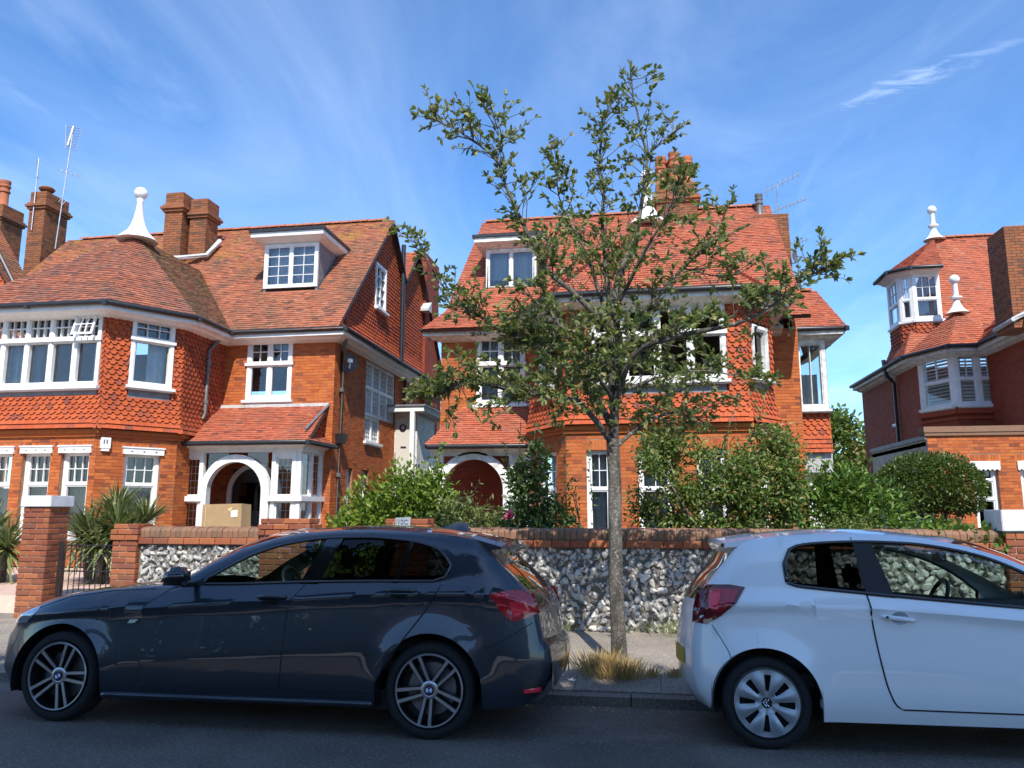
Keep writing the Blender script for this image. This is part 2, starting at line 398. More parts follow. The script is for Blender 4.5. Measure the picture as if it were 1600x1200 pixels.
_ridge = {}
def ridge(parent, p0, p1, mat='terracotta', r=.11, ln=.31, lift=-.02):
    key = (mat, r)
    if key not in _ridge:
        t = MB(); n = 7; pts = [(r * math.cos(math.pi * j / (n - 1)), r * .8 * math.sin(math.pi * j / (n - 1))) for j in range(n)]
        V = [(0, y, z) for y, z in pts] + [(ln - .012, y, z) for y, z in pts] + [(0, y * .84, z * .84) for y, z in pts] + [(ln - .012, y * .84, z * .84) for y, z in pts]
        Fc = [(j, j + 1, n + j + 1, n + j) for j in range(n - 1)] + [(2 * n + j, 2 * n + j + 1, j + 1, j) for j in range(n - 1)] + [(n + j, n + j + 1, 3 * n + j + 1, 3 * n + j) for j in range(n - 1)]
        t.add(V, Fc); _ridge[key] = t.mesh('ridge_tile', True, 40)
    p0, p1 = Vector(p0), Vector(p1); d = p1 - p0; L = d.length; d.normalize(); q = d.to_track_quat('X', 'Z').to_euler()
    for i in range(int(L / ln)):
        link('ridge_tile', _ridge[key], mat, parent, loc=p0 + d * (i * ln) + Vector((0, 0, lift + rnd.uniform(-.006, .006))), rot=q)
def eaves(parent, inner, outer, z, fascia='white_paint', gut='black_gutter', drop=.3, name='eaves'):
    mb = MB(); pr = [(0, z - drop), (.5, z - drop + .05), (.62, z - drop + .09), (1, z - drop + .11), (1, z - .03), (.2, z - .03)]
    for k in range(len(inner) - 1):
        row = []
        for i in (k, k + 1):
            a, b = Vector((*inner[i], 0)), Vector((*outer[i], 0))
            row.append([tuple((a.lerp(b, t)).xy) + (zz,) for t, zz in pr])
        for j in range(len(pr) - 1): mb.quad(row[0][j], row[1][j], row[1][j + 1], row[0][j + 1])
    for i in (0, len(inner) - 1):
        a, b = Vector((*inner[i], 0)), Vector((*outer[i], 0))
        mb.add([tuple((a.lerp(b, t)).xy) + (zz,) for t, zz in pr], [tuple(range(len(pr)))])
    e = mb.build(name, fascia, parent)
    g = MB(); path = []
    for a, b in zip(inner, outer):
        d = (Vector((*b, 0)) - Vector((*a, 0))).normalized(); path.append((b[0] + d.x * .06, b[1] + d.y * .06, z - .045))
    dense = []
    for a, b in zip(path, path[1:]):
        n = max(1, int((Vector(b) - Vector(a)).length / 1.8))
        for i in range(n): dense.append(tuple(Vector(a).lerp(Vector(b), i / n)))
    dense.append(path[-1])
    g.tube(path, .062, 8)
    for q in dense[1:-1]: g.lathe([(.07, -.07), (.07, .03)], q, 8)
    g.build('gutter', gut, parent, True, 50)
    return e
def frame_cells(mb, fr, u0, u1, z0, z1, lights, d0, d1):
    us = sorted({u0, u1, *[l[0] for l in lights], *[l[1] for l in lights]}); zs = sorted({z0, z1, *[l[2] for l in lights], *[l[3] for l in lights]})
    for a, b in zip(us, us[1:]):
        run = None
        for c, d in zip(zs, zs[1:]):
            um, zm = (a + b) / 2, (c + d) / 2
            solid = not any(l[0] < um < l[1] and l[2] < zm < l[3] for l in lights)
            if solid: run = (run[0], d) if run else (c, d)
            if not solid or d == zs[-1]:
                if run: fr.box(mb, a, b, run[0], run[1], d0, d1)
                run = None
def window(parent, fr, u0, u1, z0, z1, lights, d=-.05, dep=.07, sill=True, mat='white_paint', glassm='window_glass', bar=.018, sash=.03, curtain=None, name='window', sill_d=.09, apron=None):
    mb = MB(); frame_cells(mb, fr, u0, u1, z0, z1, lights, d - dep, d)
    for l in lights:
        a, b, c, e, nx, ny = l[:6]
        ins = [(a + sash, b - sash, c + sash, e - sash)]
        if sash: frame_cells(mb, fr, a, b, c, e, ins, d - dep + .01, d - .018)
        for i in range(1, nx):
            u = a + (b - a) * i / nx; fr.box(mb, u - bar / 2, u + bar / 2, c + sash, e - sash, d - dep + .015, d - .03)
        for i in range(1, ny):
            zc = c + (e - c) * i / ny; fr.box(mb, a + sash, b - sash, zc - bar / 2, zc + bar / 2, d - dep + .013, d - .028)
    w = mb.build(name, mat, parent)
    for l in lights:
        p = MB(); a, b, c, e = l[:4]; dd = d - dep + .03 + rnd.uniform(-.003, .003); k = rnd.uniform(-.004, .004)
        p.quad(fr.p(a + .01, c + .01, dd), fr.p(b - .01, c + .01, dd + k), fr.p(b - .01, e - .01, dd - k), fr.p(a + .01, e - .01, dd)); p.build('pane', glassm, w)
    if sill:
        s = MB(); fr.box(s, u0 - .06, u1 + .06, z0 - .07, z0 - .002, d - dep, sill_d)
        fr.box(s, u0 - .04, u1 + .04, z0 - .10, z0 - .07, d - dep, sill_d - .04); s.build('sill', mat, w)
    if apron:
        s = MB(); fr.box(s, u0 + .02, u1 - .02, z0 - .10 - apron, z0 - .10, -.05, .03); s.build('apron', 'lead', w)
    if curtain:
        for (a, b, c, e, cm_) in curtain:
            s = MB(); n = max(6, int((b - a) / .035)); pts = []
            for i in range(n + 1):
                u = a + (b - a) * i / n; dd = d - dep - .16 + .028 * math.sin(i * 1.9 + a * 7) + .01 * math.sin(i * .7)
                pts.append((u, dd))
            for (ua, da), (ub, db) in zip(pts, pts[1:]):
                s.quad(fr.p(ua, c, da), fr.p(ub, c, db), fr.p(ub, e, db), fr.p(ua, e, da))
            s.build('curtain', cm_, w, True)
    return w
def casements(u0, u1, z0, z1, n, tz, nx=3, ny=2, j=.075, m=.07, lo=(1, 1)):
    """n tall lights with small-paned top lights over a transom at tz"""
    w = (u1 - u0 - 2 * j - (n - 1) * m) / n; out = []
    for i in range(n):
        a = u0 + j + i * (w + m)
        out.append((a, a + w, z0 + j, tz - .045, *lo))
        if tz < z1 - .1: out.append((a, a + w, tz + .045, z1 - j, nx, ny))
    return out
def sashes(u0, u1, z0, z1, zm, nx=3, ny=2, j=.08, low=(1, 1)):
    return [(u0 + j, u1 - j, z0 + j, zm - .025, *low), (u0 + j, u1 - j, zm + .025, z1 - .05, nx, ny)]
def pipe(parent, pts, r=.04, mat='black_gutter', name='drainpipe', collars=()):
    mb = MB(); mb.tube(pts, r, 10)
    for c in collars: mb.lathe([(r * 1.35, -.05), (r * 1.35, .05)], c, 10)
    return mb.build(name, mat, parent, True, 40)
def prism(mb, poly, d):
    """polygon (3-D points) pushed by vector d"""
    n = len(poly); d = Vector(d); V = [Vector(p) for p in poly]; W = [p + d for p in V]
    mb.add(V + W, [tuple(range(n))[::-1], tuple(range(n, 2 * n))] + [(i, (i + 1) % n, (i + 1) % n + n, i + n) for i in range(n)])
def chimney(parent, x0, x1, y0, y1, z0, z1, mat='brick_chimney', neck=.0, name='chimney', cap=True):
    core = MB(); core.box(x0 + .012, x1 - .012, y0 + .012, y1 - .012, z0, z1 - .01); c = core.build(name, 'mortar', parent)
    cor = [(x0, y0), (x1, y0), (x1, y1), (x0, y1)]
    for i in range(4):
        a, b = cor[i], cor[(i + 1) % 4]
        if i == 2: continue
        bricks(c, Fr(a[0], a[1], b[0], b[1]), z0, z1 - (.5 if cap else 0), mat=mat, proud=.004)
    if cap:
        m = MB(); m.box(x0 - .06, x1 + .06, y0 - .06, y1 + .06, z1 - .62, z1 - .54); m.box(x0 - .11, x1 + .11, y0 - .11, y1 + .11, z1 - .54, z1 - .46); m.box(x0 - .06, x1 + .06, y0 - .06, y1 + .06, z1 - .46, z1 - .39)
        m.box(x0 - .003, x1 + .003, y0 - .003, y1 + .003, z1 - .39, z1)
        m.build('corbel', mat, c)
        for i in (0, 1, 3):
            a, b = cor[i], cor[(i + 1) % 4]; f_ = Fr(a[0], a[1], b[0], b[1]); f_.o = f_.o + f_.n * .004; bricks(c, f_, z1 - .385, z1 - .01, mat=mat, proud=.006, name='cap_bricks')
    return c
def pot(parent, x, y, z, h=.6, r=.13, mat='terracotta'):
    m = MB(); m.lathe([(r * 1.15, 0), (r * 1.2, .06), (r, .1), (r * .95, h * .55), (r * 1.2, h * .58), (r * 1.2, h * .63), (r, h * .66), (r, h * .74), (r * 1.2, h * .77), (r * 1.2, h * .82), (r, h * .85), (r * 1.15, h * .92), (r * 1.15, h), (r * .8, h), (r * .8, h * .5)], (x, y, z), 16)
    return m.build('chimney_pot', mat, parent, True, 40)
def finial(parent, x, y, z, s=1, kind=0):
    m = MB()
    if kind == 0: prof = [(.46, -.12), (.36, -.02), (.24, .10), (.17, .24), (.12, .42), (.085, .62), (.065, .82), (.085, .9), (.07, .93)]
    else: prof = [(.34, -.10), (.24, -.02), (.15, .10), (.095, .24), (.08, .33), (.16, .37), (.16, .42), (.08, .45), (.07, .8), (.075, .83)]
    h = prof[-1][1]
    m.lathe([(r * s, q * s) for r, q in prof], (x, y, z), 18)
    rb = (.15 if kind == 0 else .145) * s; zc = z + h * s + rb * .85
    m.lathe([(max(.004, rb * math.sin(math.pi * i / 12)), -rb * math.cos(math.pi * i / 12)) for i in range(13)], (x, y, zc), 18)
    return m.build('finial', 'white_render', parent, True, 50)
def aerial(parent, base, h, boom, nel, el=.4, tilt=0, mast=.018):
    """mast with a boom of short cross rods; boom: 3-D vector"""
    b = Vector(base); m = MB(); top = b + Vector((tilt, 0, h)); m.tube([b, top], mast, 6); bo = Vector(boom); a = top - bo * .3; e = top + bo * .7
    m.tube([a, e], .012, 5); cr = Vector((0, 0, 1)) if abs(bo.normalized().z) < .5 else Vector((1, 0, 0))
    pr = bo.cross(cr).normalized(); pr = (pr * .45 + Vector((0, 0, .9))).normalized()
    for i in range(nel):
        q = a.lerp(e, (i + .5) / nel); L = el * (.5 if i else .8); m.tube([q - pr * L / 2, q + pr * L / 2], .006, 4)
    return m
# ------------------------------------------------------------------ ground, road, pavement
def offset_path(pts, d):
    out = []; n = len(pts)
    for i in range(n):
        ns = []
        for a, b in ((i - 1, i), (i, i + 1)):
            if a >= 0 and b < n:
                v = (Vector(pts[b]) - Vector(pts[a])).normalized(); ns.append(Vector((v.y, -v.x)))
        if len(ns) == 1: m = ns[0]
        else:
            m = (ns[0] + ns[1]).normalized(); m = m / max(.3, m.dot(ns[0]))
        out.append((pts[i][0] + m.x * d, pts[i][1] + m.y * d))
    return out
def asphalt(name, c, vor=260):
    t = NT(name); n = t.noise(1.1, 6, .6); f = t.noise(48, 6, .8)
    b = t.mix(t.rng(n, .35, .7), tuple(x * .75 for x in c), tuple(x * 1.25 for x in c))
    b = t.mix(t.rng(f, .54, .70), b, tuple(min(1, x * 2.6 + .05) for x in c)); b = t.mix(t.rng(f, .36, .46, .7, 0), b, tuple(x * .35 for x in c)); b = t.mix(t.rng(t.noise(.35, 3, .5), .53, .56, 0, .35), b, tuple(x * .55 for x in c))
    t.base(b); t.rough(.9); t.bump(f, .9, .006); t.b.inputs['Specular IOR Level'].default_value = .25; MAT[name] = t.m
asphalt('asphalt', (.15, .128, .108)); asphalt('pavement', (.26, .225, .185)); asphalt('kerb', (.2, .175, .15))
GZ = .3
simple('pale_concrete', (.42, .39, .34), .9, var=.12, scale=3, bump=.2)
g = MB(); xs = [-400, 400]; prof = [(-400, -.02), (-3, -.02), (5.2, 0), (5.45, -.008), (6.8, -.1), (6.85, -.112)]
for (ya, za), (yb, zb) in zip(prof, prof[1:]): g.quad((-400, ya, za), (400, ya, za), (400, yb, zb), (-400, yb, zb))
g.build('road', 'asphalt', kind='structure')
g = MB()
for (ya, za), (yb, zb) in zip([(6.7, -.2), (10.4, -.1), (10.45, GZ - .06), (1500, GZ - .06)], [(10.4, -.1), (10.45, GZ - .06), (1500, GZ - .06)]): g.quad((-1500, ya, za), (1500, ya, za), (1500, yb, zb), (-1500, yb, zb))
g.build('ground', 'soil', kind='structure')
pv = MB()
for (ya, za), (yb, zb) in zip([(6.96, -.03), (8, .02)], [(8, .02), (10.3, .085)]): pv.quad((-60, ya, za), (60, ya, za), (60, yb, zb), (-60, yb, zb))
pave = pv.build('pavement', 'pavement', kind='structure')
# kerb stones, each its own piece, and the slab strip seen between the cars
km = MB(); km.box(0, .905, 0, .15, -.2, -.025); kme = km.mesh('kerb_stone')
kb = bpy.data.objects.new('kerb', None); col.objects.link(kb); kb['kind'] = 'structure'
for i in range(26): link('kerb_stone', kme, 'kerb', kb, loc=(-12 + i * .915, 6.82 + rnd.uniform(-.008, .008), rnd.uniform(-.006, .006)))
sm = MB(); sm.box(0, .74, 0, .5, -.03, .012); sme = sm.mesh('paving_slab')
for i in range(9): link('paving_slab', sme, 'pavement', pave, loc=(-4.35 + i * .75, 6.975 + rnd.uniform(0, .01), -.028 + rnd.uniform(-.004, .004)), rot=(R(2.5), 0, rnd.uniform(-.006, .006)))
op = MB(); op.box(-60, 60, -14, -3.2, -.2, .09); op.build('bounce_pavement', 'pale_concrete', kind='structure')  # unseen pale ground, added to bounce sunlight onto the shaded cars
op = MB(); op.box(-60, 60, -60, -14.01, -.2, .12); op.build('bounce_forecourt', 'pale_concrete', kind='structure')  # unseen, added in the same pale tone for more bounced light
# drive and garden path of pinkish paving
pk = MB(); pk.box(-22, -8.55, 10.2, 15.1, GZ - .05, GZ - .01); pk.box(-8.55, -6.9, 10.3, 14, GZ - .05, GZ - .015); pk.quad((-22, 9.9, .08), (-8.6, 9.9, .08), (-8.6, 10.2, GZ - .01), (-22, 10.2, GZ - .01))
pk.build('driveway', 'pink_paving', kind='structure')

# ------------------------------------------------------------------ houses
def shell(parent, boxes, mat='room'):
    """plain inner rooms so that windows look into real space"""
    m = MB()
    for (x0, x1, y0, y1, zs) in boxes:
        for z in zs: m.box(x0, x1, y0, y1, z - .12, z)
        m.box(x0, x1, y1, y1 + .1, .3, 6 if zs[-1] > 1 else 3)
    return m.build('inner_walls', mat, parent)
def string_course(parent, frs, z0, z1, mat='brick_orange', d=.1):
    m = MB()
    for fr in frs:
        fr.box(m, -d * .45, fr.L + d * .45, z0, z0 + (z1 - z0) * .45, -.01, d * .55); fr.box(m, -d * .5, fr.L + d * .5, z0 + (z1 - z0) * .45, z1, -.01, d)
    return m.build('string_course', mat, parent)
def lintel(parent, fr, u0, u1, z0, z1):
    m = MB(); fr.box(m, u0 - .05, u1 + .05, z0, z1, -.1, .05); fr.box(m, u0 - .07, u1 + .07, z1, z1 + .03, -.1, .07); l = m.build('lintel', 'white_paint', parent)
    k = MB()
    for i in range(3): 
        u = u0 + (u1 - u0) * (i + .5) / 3; fr.box(k, u - .02, u + .02, (z0 + z1) / 2 - .012, (z0 + z1) / 2 + .012, .051, .058)
    k.build('vent', 'lead', l, kind='stuff')
def flare_span(fr, zf, z0, fl, ta, tb):
    return lambda z: [(-ta * (fl * max(0, (zf - z) / (zf - z0)) ** 1.6 + .02), fr.L + tb * (fl * max(0, (zf - z) / (zf - z0)) ** 1.6 + .02))]
def dormer(parent, x0, x1, yf, z0, z1, slope_y, cols=2, grid=(2, 4), ov=.35, worn='white_paint', rb=.35, blind=None, roof_mat='lead'):
    """flat-roofed dormer: window front, lead cheeks, deep white eaves"""
    d = MB(); d.box(x0 - .02, x1 + .02, yf + .1, yf + .5, z0 - .3, z0 - .1); dm = d.build('dormer', 'lead', parent)
    for x, s in ((x0 - .08, -1), (x1 + .08, 1)):
        d = MB(); prism(d, [(x, yf + .02, z0 - .1), (x, yf + .02, z1 + .08), (x, slope_y(z1 + .08) + .3, z1 + .08), (x, slope_y(z0 - .1) + .1, z0 - .1)], (-.06 * s, 0, 0)); d.build('cheek', 'lead', dm)
    fr = Fr(x0 - .08, yf, x1 + .08, yf); w = fr.L; lw = (w - .16 - .06 * (cols - 1)) / cols
    L = [(.08 + i * (lw + .06), .08 + i * (lw + .06) + lw, z0 + .08, z1 - .03, *grid) for i in range(cols)]
    ww = window(dm, fr, 0, w, z0, z1 + .05, L, d=.02, dep=.08, sill=False, mat=worn, curtain=None if blind is None else [(.05, w - .05, z0, z1, blind)])
    r = MB(); yb = slope_y(z1 + .3) + .2; zt = z1 + .16
    a = [(x0 - ov, yf - ov), (x1 + ov, yf - ov), (x1 + ov, yb), (x0 - ov, yb)]
    # cornice: two steps then a dark flat roof
    r.hexa([(x0 - .1, yf - .03, z1 + .06), (x1 + .1, yf - .03, z1 + .06), (x1 + .1, yb, z1 + .06), (x0 - .1, yb, z1 + .06), (a[0][0], a[0][1], zt), (a[1][0], a[1][1], zt), (a[2][0], a[2][1], zt), (a[3][0], a[3][1], zt)])
    r.box(x0 - ov, x1 + ov, yf - ov, yb, zt + .002, zt + .13); r.build('cornice', worn, dm)
    k = MB(); k.box(x0 - ov - .05, x1 + ov + .05, yf - ov - .05, yb + .1, zt + .133, zt + .21)
    k.hexa([(x0 - ov, yf - ov, zt + .21), (x1 + ov, yf - ov, zt + .21), (x1 + ov, yb + .2, zt + .21), (x0 - ov, yb + .2, zt + .21), (x0 - ov + .1, yf - ov + .3, zt + .26), (x1 + ov - .1, yf - ov + .3, zt + .26), (x1 + ov - .1, yb + .3, zt + .3), (x0 - ov + .1, yb + .3, zt + .3)])
    k.build('flat_roof', 'black_gutter', dm)
    s = MB(); s.box(x0 - .2, x1 + .2, yf - .12, yf + .1, z0 - .14, z0 - .06); s.hexa([(x0 - .22, yf - .3, z0 - .34), (x1 + .22, yf - .3, z0 - .34), (x1 + .22, yf, z0 - .34), (x0 - .22, yf, z0 - .34), (x0 - .2, yf - .1, z0 - .1), (x1 + .2, yf - .1, z0 - .1), (x1 + .2, yf, z0 - .1), (x0 - .2, yf, z0 - .1)])
    return dm
def arch_frame(mb, fr, uc, zc, r, w, d0, d1, n=20, zbot=.3):
    pts = [(uc - r, zbot)] + [(uc - r * math.cos(math.pi * i / n), zc + r * math.sin(math.pi * i / n)) for i in range(n + 1)] + [(uc + r, zbot)]
    po = [(uc - r - w, zbot)] + [(uc - (r + w) * math.cos(math.pi * i / n), zc + (r + w) * math.sin(math.pi * i / n)) for i in range(n + 1)] + [(uc + r + w, zbot)]
    for i in range(len(pts) - 1):
        (a, b), (c, d), (e, f), (g_, h) = pts[i], pts[i + 1], po[i + 1], po[i]
        mb.hexa([fr.p(a, b, d1), fr.p(c, d, d1), fr.p(c, d, d0), fr.p(a, b, d0), fr.p(g_, h, d1), fr.p(e, f, d1), fr.p(e, f, d0), fr.p(g_, h, d0)])
def spandrel(mb, fr, u0, u1, zc, r, uc, ztop, d0, d1, n=20):
    """board above an arch up to ztop"""
    for i in range(n):
        a, b = uc - r * math.cos(math.pi * i / n), uc - r * math.cos(math.pi * (i + 1) / n); za, zb = zc + r * math.sin(math.pi * i / n), zc + r * math.sin(math.pi * (i + 1) / n)
        mb.hexa([fr.p(a, za, d1), fr.p(b, zb, d1), fr.p(b, zb, d0), fr.p(a, za, d0), fr.p(a, ztop, d1), fr.p(b, ztop, d1), fr.p(b, ztop, d0), fr.p(a, ztop, d0)])
def porch(parent, x0, x1, yf, yb, zg, zr, uc, r, panels, door_u, side=True, leaded=True, worn='white_paint', zarch=2.0, hip_left=False, mat_roof='roof_red', verge_x=None, cheek=True, hip_l=.0):
    """white timber porch with a round arch, small-paned screens, tiled lean-to roof"""
    pm = MB(); fr = Fr(x0, yf, x1, yf); L = fr.L
    fr.box(pm, -.04, L + .04, zg - .2, zg, -.16, .02)                       # head beam
    arch_frame(pm, fr, uc, zarch, r, .13, -.14, .05)
    arch_frame(pm, fr, uc, zarch, r + .13, .05, -.14, .02)
    for a, b in panels:                                                       # solid posts each side of every screen
        fr.box(pm, a - .1, a, .3, zg - .2, -.12, 0); fr.box(pm, b, b + .1, .3, zg - .2, -.12, 0)
        fr.box(pm, a - .14, b + .14, 1.72, 1.84, -.14, .07); fr.box(pm, a, b, .3, .9, -.1, -.02); fr.box(pm, a, b, zg - .32, zg - .2, -.11, -.01)
    ro = pm.build('porch', worn, parent)
    for a, b in panels:
        for z0_, z1_, ny in ((.9, 1.72, 4), (1.84, zg - .32, 5)):
            window(ro, fr, a, b, z0_, z1_, [(a + .03, b - .03, z0_ + .03, z1_ - .03, 3, ny)], d=-.04, dep=.05, sill=False, mat=worn, sash=.012, bar=.014, name='screen')
    # glazed corners over the arch
    for a, b in ((uc - r - .02, uc - r * .45), (uc + r * .45, uc + r + .02)):
        p = MB(); sg = -1 if a < uc - r * .9 else 1; R1 = r + .1
        arc = [(uc + sg * R1 * math.cos(t_), zarch + R1 * math.sin(t_)) for t_ in np.linspace(R(15), R(72), 12)]; poly = [fr.p(u_, z_, -.1) for u_, z_ in arc] + [fr.p(arc[-1][0], zg - .2, -.1), fr.p(arc[0][0], zg - .2, -.1)]
        p.add(poly, [tuple(range(len(poly)))]); p.build('pane', 'window_glass', ro)
    if side:
        f2 = Fr(x1, yf, x1, yb); s2 = MB(); L2 = f2.L
        f2.box(s2, 0, L2, zg - .2, zg - .002, -.14, .018); n = 2; w = (L2 - .1 * (n + 1)) / n
        for i in range(n + 1): f2.box(s2, i * (w + .1) + .002, i * (w + .1) + .1, .3, zg - .2, -.11, -.003)
        f2.box(s2, -.06, L2 + .05, 1.721, 1.839, -.13, .068); f2.box(s2, 0, L2, .3, .9, -.1, -.022)
        so = s2.build('porch_side', worn, parent)
        for i in range(n):
            a = .1 + i * (w + .1)
            for z0_, z1_, ny in ((.9, 1.72, 4), (1.84, zg - .2, 5)):
                window(so, f2, a, a + w, z0_, z1_, [(a + .03, a + w - .03, z0_ + .03, z1_ - .03, 3, ny)], d=-.04, dep=.05, sill=False, mat=worn, sash=.012, bar=.014, name='screen')
    fl = MB(); fl.box(x0, x1, yf - .3, yb, .2, .5); fl.build('porch_floor', 'terracotta', parent)
    # lean-to roof
    ov = .3; y0 = yf - ov; zE = zg + .05; xr = verge_x if verge_x else x1
    xe = x1 + .28
    pts = [(x0 - .1, y0, zE), (xe, y0, zE), (xe - .05, y0 + .32, zE + .2), (xr, yb, zr), (x0 - .1 + hip_l, yb, zr)]
    tile_plane(parent, [(x0 - .12, y0, zE), (xe, y0, zE), (xr, yb - .02, zr), (x0 - .12 + hip_l, yb - .02, zr)], mat_roof, 'porch_roof')
    ins = [(x0 - .05, yf), (x1, yf), (x1, yb)]; eaves(parent, ins, [(x0 - .05, y0 + .05), (x1 + .24, y0 + .05), (x1 + .24, yb)], zE, fascia=worn, drop=.16)
    if cheek:
        tile_plane(parent, [(xe, y0, zE), (xe, yb, zE), (x1 - .04, yb, zE + .22), (x1 - .04, y0 + .42, zE + .22)], mat_roof, 'skirt_roof')
        fc = Fr(x1 - .06, y0 + .3, x1 - .06, yb); sl = (zr - zE) / (yb - y0)
        hungwall(parent, fc, zE + .15, zr - .04, span=lambda z: [(max(0, (z - zE) / sl - .3 + .04), fc.L)] if (z - zE) / sl - .3 + .04 < fc.L else [], mat='tile_hung', name='cheek_tiles')
        fm = MB(); fm.tube([(xr + .02, y0 + .25, zE + .28), (xr + .02, yb - .02, zr + .02)], .03, 5); fm.build('verge', 'lead', parent)
    fl2 = MB(); fl2.box(x0 + hip_l, xr + .03, yb - .08, yb - .005, zr - .03, zr + .06); fl2.build('flashing', 'fillet', parent)
    return ro

# ---------- left house
H1 = thing('brick_house', 'orange brick house with an arched white porch and a white ball finial on its bay', 'house', (-10, 18.5, GZ), 'red brick houses along the street')
inv = Matrix.Translation((10, -18.5, -GZ))
def rooted(root):
    """children built in world coordinates keep their place under a moved root"""
    m = Matrix.Translation(-root.location)
    for c in root.children: c.matrix_parent_inverse = m
h = H1; A, B, J, C = (-11.75, 15.2), (-10.75, 16.63), (-10.75, 18.45), (-7.65, 18.45)
f_fr, f_ca, f_si, f_ma, f_ss = Fr(-15.4, 15.2, *A), Fr(*A, *B), Fr(*B, *J), Fr(*J, *C), Fr(*C, -7.65, 29.2)
gw = [(.88, 1.58), (1.84, 2.54), (2.8, 3.5)]; hz = [(a, b, .95, 2.78) for a, b in gw]
brickwall(h, f_fr, GZ, 3.12, hz, soldier=[(a - .1, b + .1, 2.78, 3.0) for a, b in gw])
hc = [(.6, 1.4, .9, 2.78)]
brickwall(h, f_ca, GZ, 3.12, hc, soldier=[(.5, 1.5, 2.78, 3.0)]); brickwall(h, f_si, GZ, 3.12)
for fr, hh in ((f_fr, hz), (f_ca, hc)):
    for a, b, c, d in hh:
        window(h, fr, a, b, c, d, sashes(a, b, c, d, 2.08, 3, 2), d=-.1, dep=.1, curtain=[(a + .05, b - .05, c, 2.0, 'blind')])
        lintel(h, fr, a, b, 2.76, 2.9)
string_course(h, (f_fr, f_ca, f_si), 3.12, 3.28)
FL, ZF = .15, 3.85
hw = [(.42, 3.57, 4.02, 5.95)]
hungwall(h, f_fr, 3.28, 6.0, hw, flare=FL, zf=ZF, plain_below=3.45, single=170, span=flare_span(f_fr, ZF, 3.28, FL, 0, .52))
hungwall(h, f_ca, 3.28, 6.0, [(.53, 1.5, 4.08, 6.0)], flare=FL, zf=ZF, plain_below=3.45, single=130, span=flare_span(f_ca, ZF, 3.28, FL, .52, .33))
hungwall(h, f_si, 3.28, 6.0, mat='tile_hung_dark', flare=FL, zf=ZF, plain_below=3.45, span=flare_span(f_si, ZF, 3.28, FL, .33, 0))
a, b = .42, 3.57
window(h, f_fr, a, b, 4.25, 5.95, casements(a, b, 4.25, 5.95, 5, 5.32), d=.06, dep=.14, apron=.12, sill_d=.16, curtain=[(.5, 1.35, 4.3, 5.3, 'curtain'), (1.62, 1.85, 4.3, 5.3, 'curtain'), (3.2, 3.5, 4.3, 5.3, 'curtain')])
tr = MB(); f_fr.box(tr, a - .03, b + .03, 5.28, 5.36, .06, .1); tr.build('transom', 'white_paint', h)
# open top light, hinged at its head
os_ = MB(); fo = Fr(-15.4 + 2.965, 15.1, -15.4 + 3.49, 15.1)
zt_, zl_ = 5.88, 5.36
def tp(u, z): k = (zt_ - z) * .30; return fo.p(u, zt_ - (zt_ - z) * .96, .03 + k)
def bar(u0, u1, z0, z1):
    q = [tp(u0, z0), tp(u1, z0), tp(u1, z1), tp(u0, z1)]; prism(os_, q, (0, .035, .01))
bar(0, .525, zl_, zl_ + .05); bar(0, .525, zt_ - .05, zt_); bar(0, .05, zl_ + .05, zt_ - .05); bar(.475, .525, zl_ + .05, zt_ - .05)
for u in (.19, .335): bar(u - .01, u + .01, zl_ + .05, zt_ - .05)
bar(.05, .475, (zl_ + zt_) / 2 - .01, (zl_ + zt_) / 2 + .01)
os_.build('open_sash', 'white_paint', h)
window(h, f_ca, .53, 1.5, 4.33, 6.0, casements(.53, 1.5, 4.33, 6.0, 1, 5.42), d=.06, dep=.14, apron=.2, sill_d=.16, curtain=[(1.0, 1.42, 4.4, 5.4, 'curtain')])
tr = MB(); f_ca.box(tr, .5, 1.53, 5.38, 5.46, .06, .1); tr.build('transom', 'white_paint', h)
# main front wall, side wall
brickwall(h, f_ma, GZ, 6.0, [(.68, 1.94, 4.33, 6.0)], ext=.004)
window(h, f_ma, .68, 1.94, 4.33, 6.0, casements(.68, 1.94, 4.33, 6.0, 2, 5.28, 2, 2, .1, .09), d=.02, dep=.1, sill_d=.12)
tr = MB(); f_ma.box(tr, .64, 1.98, 5.24, 5.31, .02, .07); tr.build('transom', 'white_paint', h)
sw = [(2.3, 4.98, 4.18, 5.8), (2.3, 3.64, 3.45, 4.18), (1.05, 1.5, 1.0, 2.62), (2.2, 2.75, 1.0, 2.64)]
brickwall(h, f_ss, GZ, 6.0, sw)
lt = []
for r0, r1, cs_ in ((5.06, 5.74, 4), (4.26, 5.0, 4)):
    for i in range(cs_): lt.append((2.36 + i * .65, 2.36 + i * .65 + .58, r0, r1, 4, 5))
window(h, f_ss, 2.3, 4.98, 4.181, 5.8, lt, d=-.03, dep=.09, bar=.008, sash=.02, sill=False); window(h, f_ss, 2.3, 3.64, 3.45, 4.18, [(2.36, 2.94, 3.5, 4.13, 4, 5), (3.01, 3.59, 3.5, 4.13, 4, 5)], d=-.028, dep=.09, bar=.008, sash=.02)
for a, b in ((1.05, 1.5), (2.2, 2.75)): window(h, f_ss, a, b, 1.0, 2.62, sashes(a, b, 1.0, 2.62, 1.85, 1, 1, .06), d=-.1, dep=.08)
